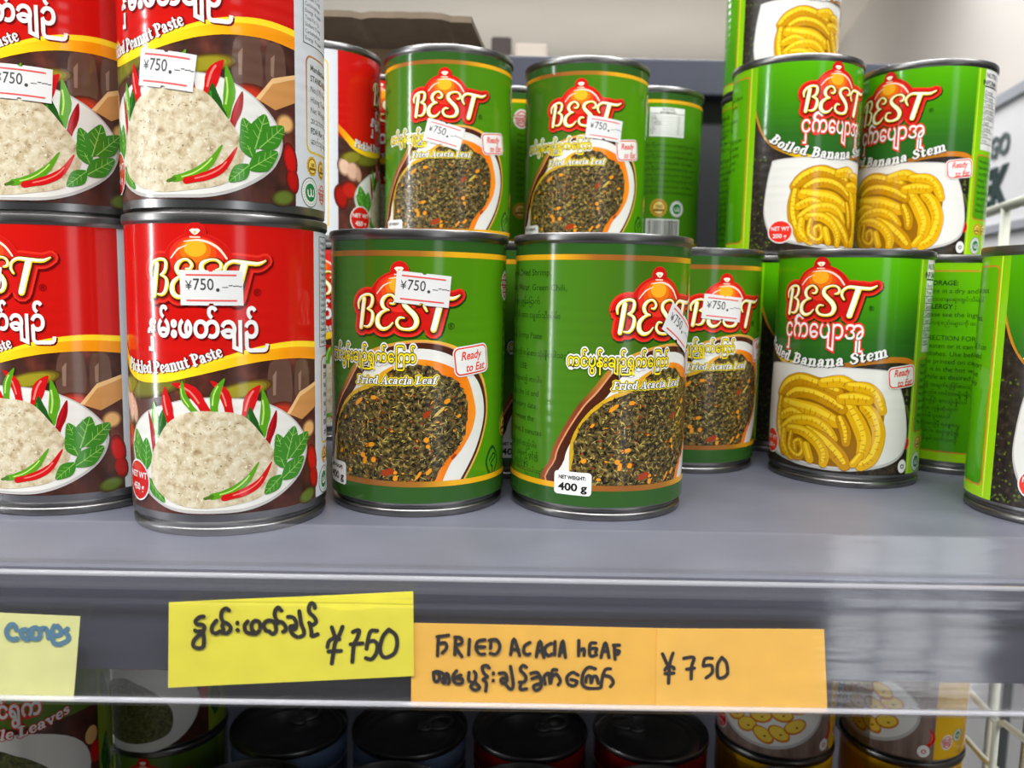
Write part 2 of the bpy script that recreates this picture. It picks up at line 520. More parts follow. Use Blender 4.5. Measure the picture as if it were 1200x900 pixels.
class Art:
    def __init__(self):
        self.p = []                      # (material, layer, convex polygon)

    def tri(self, pts, mat, layer):
        self.p.append((mat, layer, pts))

    def poly(self, pts, mat, layer, smooth=False, sub=5):
        if smooth:
            pts = crom(pts, sub, True)
        for t in tessellate_polygon([[Vector((x, y, 0)) for x, y in pts]]):
            self.p.append((mat, layer, [pts[i] for i in t]))

    def rect(self, u0, v0, u1, v1, mat, layer):
        self.p.append((mat, layer, [(u0, v0), (u1, v0), (u1, v1), (u0, v1)]))

    def stroke(self, pts, w, mat, layer, sub=5, caps=True, off=(0, 0), grow=0.0, scale=1.0):
        ws = w if isinstance(w, (list, tuple)) else [w] * len(pts)
        q = crom([(p[0], p[1], ww) for p, ww in zip(pts, ws)], sub)
        n = len(q)
        L, Rr = [], []
        for i in range(n):
            a, b = q[max(i - 1, 0)], q[min(i + 1, n - 1)]
            dx, dy = b[0] - a[0], b[1] - a[1]
            l = math.hypot(dx, dy) or 1.0
            h = max(0.01, q[i][2] * scale + grow) / 2
            x, y = q[i][0] + off[0], q[i][1] + off[1]
            L.append((x - dy / l * h, y + dx / l * h))
            Rr.append((x + dy / l * h, y - dx / l * h))
        for i in range(n - 1):
            self.p.append((mat, layer, [L[i], Rr[i], Rr[i + 1]]))
            self.p.append((mat, layer, [L[i], Rr[i + 1], L[i + 1]]))
        if caps:
            for i in (0, n - 1):
                h = max(0.01, q[i][2] * scale + grow) / 2
                self.p.append((mat, layer, circle_pts(q[i][0] + off[0], q[i][1] + off[1], h, n=10)))

    def text(self, s, u, v, size, mat, layer, align='L', bold=0.0, shear=0.0, xs=1.0, rot=0.0, warp=None, track=0.0):
        xs_ = []
        x = 0.0
        for c in s:
            xs_.append(x)
            x += (advance(c) + track) * xs
        tot = x
        x0 = {'L': 0, 'C': -tot / 2, 'R': -tot}[align]
        cr, sr = math.cos(R_(rot)), math.sin(R_(rot))
        for c, xc in zip(s, xs_):
            if c == ' ':
                continue
            for f in glyph(c, bold):
                o = []
                for (a, b) in f:
                    px, py = (x0 + xc + (a + shear * b) * xs) * size, b * size
                    if warp:
                        o.append(warp(px, py))
                    else:
                        o.append((u + px * cr - py * sr, v + px * sr + py * cr))
                self.p.append((mat, layer, o))
        return tot * size

    def serif(self, s, size, mat, layer, warp, grow=0.0, shear=0.0, xs=1.0, track=0.0):
        """serif lettering: warp maps (distance along the line, height) onto the sleeve"""
        x = 0.0
        for c in s:
            adv, sts, srf = SERIF[c]
            for pts, ws in sts:
                q = [warp((x + (a + shear * b) * xs) * size, b * size) for a, b in pts]
                self.stroke(q, [w * size for w in ws], mat, layer, sub=3, caps=grow > 0 or c == 'i', grow=grow)
            for a, b, h in srf:
                q = [warp((x + (a - h + shear * b) * xs) * size, b * size), warp((x + (a + h + shear * b) * xs) * size, b * size)]
                self.stroke(q, [.07 * size] * 2, mat, layer, caps=grow > 0, grow=grow)
            x += (adv + track) * xs
        return x * size

    def placed(self, cu, cv, deg):
        a = Art()
        for m, l, pts in self.p:
            a.p.append((m, l, [(cu + x, cv + y) for x, y in rot_pts(pts, 0, 0, deg)]))
        return a

    def wrap(self, name, R, eps=0.045, seg=96):
        """wrap onto an upright cylinder of radius R mm: u round it (0 faces -Y), v up"""
        step = 2 * math.pi * R / seg
        verts, faces, mi, nrm, uvs = [], [], [], [], []
        mats, idx = [], {}
        for ip, (mat, layer, pts) in enumerate(self.p):
            layer = layer + (ip * 5 % 13) * 0.0035          # no two overlapping pieces exactly coplanar
            if mat.name not in idx:
                idx[mat.name] = len(mats)
                mats.append(mat)
            lo, hi = min(p[0] for p in pts), max(p[0] for p in pts)
            k0, k1 = math.floor(lo / step + 1e-6), math.ceil(hi / step - 1e-6)
            for k in range(k0, max(k1, k0 + 1)):
                poly = pts
                if k1 - k0 > 1:
                    poly = _clip(_clip(pts, k * step, 1), (k + 1) * step, -1)
                if len(poly) < 3:
                    continue
                ar = sum(poly[i - 1][0] * poly[i][1] - poly[i][0] * poly[i - 1][1] for i in range(len(poly)))
                if abs(ar) < 1e-7:
                    continue
                if ar < 0:
                    poly = poly[::-1]
                b = len(verts)
                am, ah = (k + .5) * step / R, step / R / 2          # keep every layer on the same flat facets
                for (u, v) in poly:
                    a = u / R
                    r = (R + layer * eps) * MM * math.cos(ah) / math.cos(a - am)
                    verts.append((math.sin(a) * r, -math.cos(a) * r, v * MM))
                    nrm.append((math.sin(a), -math.cos(a), 0))
                    uvs.append((u, v))
                faces.append(tuple(range(b, b + len(poly))))
                mi.append(idx[mat.name])
        me = mesh_from(name, verts, faces, mats, mi, True)
        uvl = me.uv_layers.new(name='UVMap')
        flat = []
        for l in me.loops:
            flat.extend(uvs[l.vertex_index])
        uvl.data.foreach_set('uv', flat)
        me.normals_split_custom_set_from_vertices(nrm)
        return me

    def flat(self, name, fn):
        """lay onto a flat surface: fn(u, v, layer) gives the point"""
        verts, faces, mi, mats, idx = [], [], [], [], {}
        for ip, (mat, layer, pts) in enumerate(self.p):
            if mat.name not in idx:
                idx[mat.name] = len(mats)
                mats.append(mat)
            b = len(verts)
            if sum(pts[i - 1][0] * pts[i][1] - pts[i][0] * pts[i - 1][1] for i in range(len(pts))) < 0:
                pts = pts[::-1]
            verts.extend(fn(x, y, layer + (ip % 97) * 0.0015) for x, y in pts)
            faces.append(tuple(range(b, b + len(pts))))
            mi.append(idx[mat.name])
        return mesh_from(name, verts, faces, mats, mi, False)


def _clip(pts, u, side):
    out = []
    n = len(pts)
    for i in range(n):
        a, b = pts[i], pts[(i + 1) % n]
        da, db = (a[0] - u) * side, (b[0] - u) * side
        if da >= 0:
            out.append(a)
        if (da > 0 and db < 0) or (da < 0 and db > 0):
            t = da / (da - db)
            out.append((u, a[1] + (b[1] - a[1]) * t))
    return out


def line_path(pts):
    """arc-length walker: returns f(s, h) -> point h above the curve at distance s"""
    q = crom(pts, 12)
    acc = [0.0]
    for i in range(1, len(q)):
        acc.append(acc[-1] + math.hypot(q[i][0] - q[i - 1][0], q[i][1] - q[i - 1][1]))

    def f(s, h):
        i = 1
        while i < len(q) - 1 and acc[i] < s:
            i += 1
        d = acc[i] - acc[i - 1] or 1
        t = (s - acc[i - 1]) / d
        a, b = q[i - 1], q[i]
        tx, ty = (b[0] - a[0]) / d, (b[1] - a[1]) / d
        return (a[0] + (b[0] - a[0]) * t - ty * h, a[1] + (b[1] - a[1]) * t + tx * h)
    f.length = acc[-1]
    return f


# ------------------------------------------------------------------ printed colours
WHITE = ink('white', (226, 226, 222))
CREAM = ink('cream', (252, 244, 222))
BLACK = ink('black', (24, 22, 22))
YEL = ink('yellow', (250, 214, 40))
LOGO_RED = ink('logo_red', (222, 48, 34))
LOGO_RED2 = ink('logo_deep_red', (196, 24, 20))
LOGO_DARK = ink('logo_maroon', (74, 26, 16))
ORANGE = ink('orange', (236, 112, 22))
AMBER = ink('amber', (248, 170, 36))
PINK = ink('pale_pink', (255, 214, 190))
ink_noise('cooked_leaf', [(.3, (40, 40, 22)), (.5, (84, 86, 46)), (.68, (128, 124, 74))], .35, 7, distortion=1.5)


def logo(a, cu, vtop, width, L, shadow):
    k = width / 922.0

    def P(pts):
        return [(cu + (x - 579) * k, vtop - (y - 55) * k) for x, y in pts]
    ST = [
        ([(205, 355), (172, 585)], [42, 40]),
        ([(148, 430), (145, 385), (175, 340), (230, 318), (275, 325), (285, 360), (270, 410), (235, 432)], [18, 26, 28, 26, 26, 32, 30, 18]),
        ([(235, 432), (280, 455), (288, 500), (270, 555), (240, 578), (205, 575)], [18, 26, 36, 32, 24, 16]),
        ([(440, 385), (470, 385), (485, 355), (460, 322), (425, 318), (385, 345), (370, 385), (390, 425), (430, 440)], [16, 24, 28, 24, 24, 34, 38, 30, 14]),
        ([(425, 435), (375, 455), (335, 500), (335, 560), (375, 592), (425, 580), (465, 540)], [18, 28, 40, 44, 34, 24, 10]),
        ([(655, 390), (685, 380), (690, 345), (660, 318), (610, 318), (560, 345), (555, 390), (590, 430), (635, 475), (655, 525), (635, 575), (580, 592), (520, 580), (495, 540), (515, 500), (555, 500)], [18, 26, 26, 22, 24, 36, 42, 44, 46, 44, 36, 26, 28, 28, 24, 14]),
        ([(735, 440), (715, 400), (725, 355), (770, 325), (830, 328), (900, 335), (960, 335), (1010, 310)], [20, 26, 28, 30, 34, 34, 30, 14]),
        ([(855, 340), (790, 590)], [54, 52]),
    ]
    fillp = [(150, 330), (240, 290), (300, 290), (760, 290), (860, 300), (850, 450), (800, 600), (640, 590), (380, 600), (200, 590), (150, 560)]
    dome = P([(268, 300), (300, 235), (350, 180), (430, 140), (522, 128), (615, 142), (700, 185), (750, 240), (778, 300)])

    def blob(mat, layer, grow, off):
        for pts, ws in ST:
            a.stroke(P(pts), ws, mat, layer, sub=3, grow=grow * k, scale=k, off=off)
        for c in (circle_pts(0, 0, (70 + grow * .08) * k, n=20),):
            u, v = P([(514, 122)])[0]
            a.poly([(x + u + off[0], y + v + off[1]) for x, y in c], mat, layer)
        u, v = P([(522, 385)])[0]
        a.poly([(u + (268 + grow * .1) * k * math.cos(R_(t)) + off[0], v + (255 + grow * .1) * k * math.sin(R_(t)) + off[1]) for t in range(0, 181, 9)], mat, layer)
        if grow > 80:
            a.poly([(x + off[0], y + off[1]) for x, y in P(fillp)], mat, layer)
    blob(shadow, L, 112, (0.35, -0.45))
    blob(LOGO_RED, L + 1, 98, (0, 0))
    blob(LOGO_RED2, L + 2, 62, (0, 0))
    a.poly(P(fillp), LOGO_RED2, L + 2)
    u, v = P([(510, 300)])[0]
    for r, m in ((200, LOGO_RED), (150, ink('logo_vermilion', (228, 76, 24))), (112, ORANGE), (80, AMBER)):
        cy = P([(510, 300 - (200 - r) * .55)])[0][1]
        a.poly([(u + r * k * math.cos(R_(t)), cy + r * .78 * k * math.sin(R_(t))) for t in range(0, 361, 12)][:-1], m, L + 3 + (200 - r) / 200)
    a.stroke(P([(325, 308), (380, 245), (450, 212)]), [9, 12, 5], PINK, L + 4, scale=k)
    a.stroke(P([(430, 186), (530, 174), (612, 192), (680, 236), (730, 304)]), [6, 14, 18, 18, 14], PINK, L + 4, scale=k)
    a.poly(P([(472, 104), (490, 92), (535, 92), (550, 104), (530, 128), (512, 136), (494, 128)]), CREAM, L + 4)
    a.poly(P([(500, 108), (522, 108), (516, 130), (508, 130)]), AMBER, L + 4.5)
    a.poly(P([(472, 148), (548, 148), (548, 158), (472, 158)]), PINK, L + 4)
    for pts, ws in ST:
        a.stroke(P(pts), ws, LOGO_DARK, L + 5, sub=4, grow=22 * k, scale=k, off=(5 * k, -5 * k))
        a.stroke(P(pts), ws, YEL, L + 6, sub=4, scale=k)
        a.stroke(P(pts), [max(6, w - 13) for w in ws], CREAM, L + 7, sub=4, scale=k, off=(-3 * k, 4 * k))


def fit_text(a, s, u0, u1, v, size, mat, layer, bold=0, shear=0, warp=None):
    w = sum(advance(c) for c in s) * size
    a.text(s, u0, v, size, mat, layer, 'L', bold, shear, (u1 - u0) / w, 0, warp)


def ready_badge(a, cu, cv, w, h, L, deg=7):
    b = Art()
    b.poly(rrect(-w / 2 - .5, -h / 2 - .5, w / 2 + .5, h / 2 + .5, 2.6), WHITE, L)
    b.poly(rrect(-w / 2, -h / 2, w / 2, h / 2, 2.2), LOGO_RED, L + 1)
    b.poly(rrect(-w / 2 + .55, -h / 2 + .55, w / 2 - .55, h / 2 - .55, 1.8), WHITE, L + 2)
    fit_text(b, 'Ready', -w * .33, w * .28, .5, 4.6, LOGO_RED, L + 3, bold=.02, shear=.3)
    fit_text(b, 'to Eat', -w * .22, w * .36, -4.2, 4.3, LOGO_RED, L + 3, bold=.02, shear=.3)
    a.p += b.placed(cu, cv, deg).p


def chili(a, pts, w, mat, hi, L, stem=None):
    _leafn[0] = (_leafn[0] + 1) % 7
    L = L + _leafn[0] * .1
    n = len(pts)
    q = crom(pts, 4)
    m = len(q)
    ws = [w * min(1.0, (.18 + 2.0 * i / m)) * (1 if i < m - 3 else .8) for i in range(m)]
    a.stroke(q, ws, mat, L, sub=1)
    a.stroke([(x - w * .18, y) for x, y in q[m // 4:-2]], [w * .16] * len(q[m // 4:-2]), hi, L + .05, sub=1, caps=False)
    if stem is not None:
        a.stroke([q[-1], stem], [w * .5, w * .3], ink('stem_green', (70, 110, 30)), L + .08)


_leafn = [0]


def leafshape(a, tip, base, w, mat, vein, L):
    _leafn[0] = (_leafn[0] + 1) % 7
    L = L + _leafn[0] * .12
    (x0, y0), (x1, y1) = base, tip
    dx, dy = x1 - x0, y1 - y0
    n = (-dy, dx)
    l = math.hypot(dx, dy)
    pts = []
    for t, f in ((0, 0), (.2, .7), (.45, 1), (.75, .65), (1, 0)):
        pts.append((x0 + dx * t + n[0] / l * w / 2 * f, y0 + dy * t + n[1] / l * w / 2 * f))
    for t, f in ((.75, .65), (.45, 1), (.2, .7)):
        pts.append((x0 + dx * t - n[0] / l * w / 2 * f, y0 + dy * t - n[1] / l * w / 2 * f))
    a.poly(pts, mat, L, smooth=True, sub=3)
    a.stroke([base, tip], [w * .05, w * .03], vein, L + .06, caps=False)
    for t in (.3, .5, .7):
        b = (x0 + dx * t, y0 + dy * t)
        for s in (1, -1):
            e = (b[0] + dx * .16 + n[0] / l * w * .3 * s, b[1] + dy * .16 + n[1] / l * w * .3 * s)
            a.stroke([b, e], [w * .03, w * .02], vein, L + .06, caps=False)


def halal(a, cu, cv, r, L, ring=None):
    G = ink('seal_green', (22, 122, 62))
    a.poly(circle_pts(cu, cv, r * 1.1, n=28), ink('seal_grey', (120, 130, 120)), L)
    a.poly(circle_pts(cu, cv, r, n=28), WHITE, L + 1)
    for k in range(26):
        t = 2 * math.pi * k / 26
        a.rect(cu + r * .84 * math.cos(t) - .16, cv + r * .84 * math.sin(t) - .25, cu + r * .84 * math.cos(t) + .16, cv + r * .84 * math.sin(t) + .25, G, L + 2)
    a.poly(circle_pts(cu, cv, r * .66, n=24), G, L + 2)
    a.stroke([(cu - r * .35, cv + r * .15), (cu - r * .3, cv - r * .2), (cu, cv - r * .25), (cu + r * .05, cv + r * .3), (cu + r * .12, cv - r * .2), (cu + r * .4, cv - r * .2), (cu + r * .38, cv + r * .2)], r * .11, WHITE, L + 3, sub=3)


def gold_seal(a, cu, cv, r, L):
    g = ink('seal_gold', (206, 158, 44))
    d = ink('seal_gold_dark', (122, 84, 22))
    pts = [(cu + r * (1.08 if k % 2 else .95) * math.cos(k * math.pi / 16), cv + r * (1.08 if k % 2 else .95) * math.sin(k * math.pi / 16)) for k in range(32)]
    a.poly(pts, g, L)
    a.poly(circle_pts(cu, cv, r * .8, n=20), d, L + 1)
    a.poly(circle_pts(cu, cv, r * .7, n=20), ink('seal_gold_pale', (240, 206, 96)), L + 2)
    a.text('100', cu, cv - r * .05, r * .55, d, L + 3, 'C', bold=.03)
    a.rect(cu - r * .6, cv - r * .4, cu + r * .6, cv - r * .15, d, L + 3)


def premium_seal(a, cu, cv, r, L):
    pts = [(cu + r * (1.06 if k % 2 else .97) * math.cos(k * math.pi / 20), cv + r * 1.15 * (1.06 if k % 2 else .97) * math.sin(k * math.pi / 20)) for k in range(40)]
    a.poly(pts, WHITE, L)
    for dv in (.62, -.62):
        a.stroke([(cu - r * .6, cv + dv * r * .9), (cu, cv + dv * r * 1.45), (cu + r * .6, cv + dv * r * .9)], r * .16, LOGO_RED, L + 1, sub=4, caps=False)
    a.rect(cu - r * .92, cv - r * .02, cu + r * .92, cv + r * .5, LOGO_RED2, L + 1)
    a.text('PREMIUM', cu, cv + r * .1, r * .42, WHITE, L + 2, 'C', bold=.02)
    a.rect(cu - r * .8, cv - r * .56, cu + r * .8, cv - r * .08, LOGO_RED2, L + 1)
    a.text('QUALITY', cu, cv - r * .45, r * .4, WHITE, L + 2, 'C', bold=.02)


def nutrition(a, u0, v0, u1, v1, L, rows=9):
    a.rect(u0, v0, u1, v1, WHITE, L)
    h = (v1 - v0)
    a.text('NUTRITION', (u0 + u1) / 2, v1 - h * .10, h * .085, BLACK, L + 1, 'C', bold=.02)
    a.text('INFORMATION', (u0 + u1) / 2, v1 - h * .19, h * .085, BLACK, L + 1, 'C', bold=.02)
    g = ink('print_grey', (70, 70, 70))
    a.rect(u0, v1 - h * .22, u1, v1 - h * .20, g, L + 1)
    nm = ['Energy', 'Protein', 'Total Fat', 'Saturated Fat', 'Carbohydrate', 'Sugar', 'Sodium', 'Fibre', 'Iron']
    for k in range(rows):
        y = v1 - h * (.30 + .68 * k / rows)
        a.text(nm[k % 9], u0 + .6, y, h * .07, g, L + 1, 'L')
        a.text('%d g' % (3 + k * 7 % 11), u1 - 5.5, y, h * .07, g, L + 1, 'L')
        a.rect(u0, y - h * .018, u1, y - h * .010, g, L + 1)


def barcode(a, u0, v0, u1, v1, L, seed=3):
    rnd = random.Random(seed)
    a.rect(u0, v0, u1, v1, WHITE, L)
    u = u0 + 1
    while u < u1 - 1.2:
        w = rnd.choice((.2, .3, .45, .6))
        a.rect(u, v0 + .8, u + w, v1 - .8, BLACK, L + 1)
        u += w + rnd.choice((.2, .3, .45))


def lines_of_text(a, rows, mat, L):
    for s, u, v, size, al in rows:
        a.text(s, u, v, size, mat, L, al)


# ------------------------------------------------------------------ red sleeve: pickled peanut paste
def design_red(R):
    a = Art()
    C = math.pi * R
    RED = ink('sleeve_red', (194, 20, 14))
    SILVER = ink('sleeve_silver', (206, 210, 214), 0.3)
    UL, UR = -53.8, 35.4
    a.rect(-C, 8.2, C, 110.4, SILVER, 0)
    a.rect(UL, 8.2, UR, 110.4, RED, 1)
    photo = ink_noise('kitchen_photo', [(.30, (40, 20, 16)), (.48, (66, 36, 28)), (.60, (88, 44, 34)), (.72, (120, 60, 44))], .07, 3, stretch=(1, .7, 1))
    a.poly([(UL, 8.2), (UR, 8.2), (UR, 64), (12, 64.5), (0, 62.5), (-13, 58.5), (-26, 56), (-36, 56), (-44, 58.5), (UL, 64)], photo, 2)
    # blurred kitchen things behind the plate
    jar = ink('photo_jar', (96, 68, 56)); jar2 = ink('photo_jar_light', (140, 112, 96))
    a.poly([(13, 47), (13, 60), (16, 63), (20, 63), (22, 60), (22, 47)], jar, 3, True, 3)
    a.poly([(24, 48), (24, 60), (26, 62.3), (29, 62.3), (31, 59), (31, 48)], jar, 3, True, 3)
    a.poly([(14.5, 50), (14.5, 57), (16, 59), (15.6, 50)], jar2, 3.5); a.poly([(25.5, 51), (25.5, 57), (27, 58.5), (26.6, 51)], jar2, 3.5)
    a.poly([(20, 43), (26, 50.5), (UR, 53.5), (UR, 44), (27, 40)], ink('photo_crate', (196, 138, 78)), 3.6)
    a.poly([(20, 43), (26, 50.5), (UR, 53.5), (UR, 52), (26, 48.6), (21.5, 42.6)], ink('photo_crate_light', (228, 184, 126)), 3.8)
    for cu, cv, ru, rv, col in ((-45, 45, 4.2, 5.5, (216, 172, 148)), (-50, 47, 3.6, 5, (222, 184, 158)), (-41, 43.5, 2.4, 4.6, (196, 150, 128)), (-47, 34, 5, 4.5, (186, 34, 24)),
                                (-52, 30, 3.5, 6, (160, 26, 18)), (31, 36, 3.4, 3, (224, 172, 108)), (16, 43, 7, 3.6, (188, 52, 28)), (33, 24, 2.6, 5, (196, 26, 20)),
                                (34, 17, 2.4, 4, (176, 24, 18)), (30, 10.5, 4.2, 2.4, (92, 110, 40)), (-30, 53, 14, 3.4, (112, 110, 36)), (-45, 52.5, 7, 3.2, (132, 126, 40)), (4, 52.5, 9, 2.6, (150, 140, 34))):
        for q, (f, g) in enumerate(((1.22, .25), (1.08, .5), (.94, .78), (.78, 1.0))):
            c2 = tuple(int(b0 + (c0 - b0) * g) for c0, b0 in zip(col, (60, 32, 25)))
            a.poly(circle_pts(cu, cv, ru * f, rv * f, 18, .2), ink('photo_%d_%d_%d' % c2, c2), 3.2 + q * .08 + .01 * (abs(int(cu)) % 7))
    # swirl band: yellow over orange
    top = [(UL, 70), (-49, 66), (-44, 62), (-36, 58.8), (-24.5, 58.3), (-9.4, 61.8), (.7, 65.3), (11, 68.0), (22.8, 69.3), (UR, 68.6)]
    bot = [(UL, 66), (-49, 61), (-44.4, 57.1), (-36.1, 54.6), (-24.6, 54.8), (-13, 57.3), (-2.8, 59.8), (2.6, 61.1), (12, 62.6), (24, 63.0), (UR, 61.9)]
    t, b = crom(top, 5), crom(bot, 5)
    a.poly(t + b[::-1], ink_ramp('swirl', 0, [(-54, (222, 120, 20)), (-44, (246, 196, 30)), (-20, (252, 214, 36)), (4, (248, 190, 24)), (20, (240, 150, 14)), (36, (236, 146, 18))]), 4)
    t2 = crom([(-12, 61.0), (.7, 65.3), (11, 68.0), (22.8, 69.3), (UR, 68.6)], 5)
    b2 = crom([(-12, 60.6), (.7, 63.8), (11, 66.2), (22.8, 67.2), (UR, 66.4)], 5)
    a.poly(t2 + b2[::-1], YEL, 4.5)
    # plate with the mound of paste
    plate = [(-43.9, 30), (-41.2, 37), (-35, 42.5), (-28.6, 45.6), (-15.3, 49.4), (-3, 50), (10.6, 48.1), (22.4, 41.2), (29.6, 31.2), (26.9, 21.1), (17.7, 13.7), (6.4, 9.4), (-6.6, 8.6), (-22, 9.4), (-34, 15), (-41, 22)]
    a.poly(plate, ink('plate_rim', (184, 182, 178)), 5, True)
    a.poly([(-7 + (x + 7) * .975, 29.5 + (y - 29.5) * .965 + .3) for x, y in plate], ink('plate_white', (218, 217, 210)), 6, True)
    LG, LGV = ink('leaf_green', (58, 128, 34)), ink('leaf_vein', (140, 190, 90))
    LD = ink('leaf_dark', (34, 84, 26))
    for tip, base, w in (((-40, 37), (-37, 26), 7), ((-33, 34.5), (-34, 22.5), 7), ((-42.5, 32), (-36, 25), 6)):
        leafshape(a, tip, base, w, LG, LGV, 7)
    leafshape(a, (-24.5, 11.8), (-33, 20), 5, LG, LGV, 7)
    RC, RH = ink('chili_red', (196, 22, 24)), ink('chili_gloss', (244, 120, 110))
    GC, GH = ink('chili_green', (86, 150, 28)), ink('chili_green_gloss', (178, 214, 110))
    mound = [(-30.6, 26), (-28.3, 32.1), (-22.6, 40.4), (-14.7, 44.7), (-5.7, 45.1), (3.6, 43.5), (10.4, 35.8), (15.5, 28), (15.4, 21.4), (10, 14), (-.4, 11.4), (-12.1, 10.5), (-21.9, 12.5), (-29.9, 18.1)]
    paste = ink_noise('peanut_paste', [(.26, (120, 92, 62)), (.40, (180, 162, 128)), (.52, (200, 188, 158)), (.70, (216, 210, 188))], .3, 14, rough=.4, distortion=.4)
    for pts, w, m, h in (([(-23.4, 53), (-22.6, 47), (-20.9, 40.5)], 4.2, RC, RH), ([(-16.5, 55.5), (-16, 50), (-11.5, 44)], 2.6, GC, GH), ([(-20.1, 54.6), (-13.1, 52.1), (-7.8, 44)], 4.0, RC, RH),
                         ([(-6.5, 55.7), (-2.3, 51.4), (-.4, 43)], 3.6, RC, RH), ([(-2.2, 56.5), (-5.2, 51), (-5.8, 44)], 3.2, GC, GH), ([(9.6, 53.8), (6.6, 49.5), (4.4, 41)], 4.4, RC, RH),
                         ([(10.7, 52), (11.6, 44.4), (10.1, 36)], 3.8, GC, GH), ([(6.2, 46), (6.6, 41), (9, 36)], 4.2, LD, LG), ([(15.6, 44.4), (14.2, 39.1), (11.4, 31)], 2.8, ink('chili_dark', (150, 16, 24)), RC),
                         ([(-31.3, 44), (-29.6, 37), (-28.9, 28)], 2.2, ink('chili_dark', (150, 16, 24)), RC), ([(-28.5, 47.5), (-28, 42), (-26.5, 36)], 3.6, GC, GH), ([(-23.5, 46), (-24.5, 42), (-25.5, 37)], 3.6, LD, LG)):
        chili(a, pts, w, m, h, 7)
    a.poly(mound, paste, 8, True)
    rnd = random.Random(5)
    ps, pl = ink('paste_speck', (112, 84, 56)), ink('paste_light', (236, 230, 214))
    for _ in range(260):
        x, y = rnd.uniform(-28, 14), rnd.uniform(12, 43)
        if ((x + 7.5) / 21) ** 2 + ((y - 27) / 16) ** 2 < .95:
            t, l = rnd.uniform(0, 180), rnd.uniform(.4, 1.5)
            a.tri(rot_pts([(x - l / 2, y - .1), (x, y - .16), (x + l / 2, y), (x, y + .14)], x, y, t), rnd.choice((ps, pl, pl)), 8.6)
    chili(a, [(8.8, 26.2), (5, 20.5), (-.3, 16.6), (-7, 14.8)], 2.9, GC, GH, 9.5, stem=(-9.6, 14.1))
    chili(a, [(13.5, 25.8), (9.5, 19.5), (4.4, 16.2), (-3, 14.2)], 2.9, RC, RH, 9.5)
    for tip, base, w in (((23.2, 38.1), (19.5, 26), 8), ((30.2, 35), (21, 26.5), 7.5), ((15, 31.5), (18.8, 23), 5.5), ((27.8, 26), (17.4, 19), 7), ((10.8, 14.4), (17.6, 20.5), 5.5), ((15.6, 36), (19.4, 26), 6)):
        leafshape(a, tip, base, w, LG, LGV, 9)
    # badge
    a.poly(circle_pts(-39.3, 18.2, 7.6, 7.6), WHITE, 10)
    a.poly(circle_pts(-39.3, 18.2, 7.0, 7.0), LOGO_RED2, 11)
    a.text('NET WT', -39.3, 19.2, 3.2, WHITE, 12, 'C', bold=.02)
    a.text('450 g', -39.3, 14.6, 3.6, WHITE, 12, 'C', bold=.02)
    # lettering
    logo(a, -7.6, 109.6, 42.7, 5, ink('shadow_red', (104, 8, 10)))
    a.text('®', 9.4, 85.6, 3.4, ink('shadow_red', (104, 8, 10)), 6, 'C')
    bur = 'နှမ်းဖတ်ချဉ်'
    fit_text(a, bur, -30.5 + .5, 9.7 + .5, 71.0 - .5, 10.6, ink('shadow_red', (104, 8, 10)), 5, bold=.035)
    fit_text(a, bur, -30.5, 9.7, 71.0, 10.6, WHITE, 6, bold=.034)
    path = line_path([(-48, 60.4), (-44, 59.0), (-37, 57.8), (-30, 57.9), (-22, 58.6), (-14.3, 60.4), (-8, 62.4), (-2, 64.6), (4, 66.8)])
    w0 = Art().serif('Pickled Peanut Paste', 5.0, WHITE, 0, lambda x, h: (x, h))
    for m, L, g, dx in ((ink('shadow_red', (104, 8, 10)), 7, .45, .35), (WHITE, 8, 0.1, 0)):
        a.serif('Pickled Peanut Paste', 5.0, m, L, lambda x, h: path(4.3 + dx + x, h * 1.1), grow=g, xs=42.8 / w0)
    # silver panel to the right: table, address box, seals
    g = ink('print_grey', (70, 70, 70))
    a.rect(40, 66, 62, 108, ink('panel_line', (60, 60, 60)), 1)
    a.rect(40.3, 66.3, 61.7, 107.7, SILVER, 2)
    for k in range(17):
        a.text(('Energy  Protein', 'Total Fat 3 g', 'Sodium 15 mg', 'Carbohydrate')[k % 4], 41, 105 - k * 2.35, 2.0, g, 3)
    fr = ink_ramp('frame_gold', 1, [(28, (228, 196, 40)), (45, (206, 150, 40)), (60, (170, 104, 40))])
    a.poly(rrect(41.3, 28, 62, 62.5, 3), fr, 1)
    a.poly(rrect(42, 28.7, 61.3, 61.8, 2.5), SILVER, 2)
    for k, s in enumerate(('Manufactured by', 'STANDARD FOODS', 'No.(19) Road', 'Hlaing Township', 'Net Weight 450g', 'အသားတင်အလေးချိန်', 'FDA Reg. No', 'ဆက်သွယ်ရန်')):
        a.text(s, 44, 57.3 - k * 3.7, 3.0, g, 3, bold=.02 if k in (0, 1, 6) else 0)
    gold_seal(a, 45, 23.4, 3.4, 1)
    gold_seal(a, 53, 23, 3.4, 1)
    halal(a, 43.6, 13.8, 5.0, 1)
    premium_seal(a, 53.5, 14, 3.8, 1)
    # silver panel to the left of the front (seen on the cans turned round)
    fr2 = ink('frame_yellow', (222, 190, 60))
    a.poly(rrect(-92, 12, -59, 104, 3), fr2, 1)
    a.poly(rrect(-91.2, 12.8, -59.8, 103.2, 2.6), SILVER, 2)
    for k in range(18):
        a.text('အာဟာရဓာတ်ပါဝင်မှု', -89, 97 - k * 4.6, 2.6, g, 3)
    return a


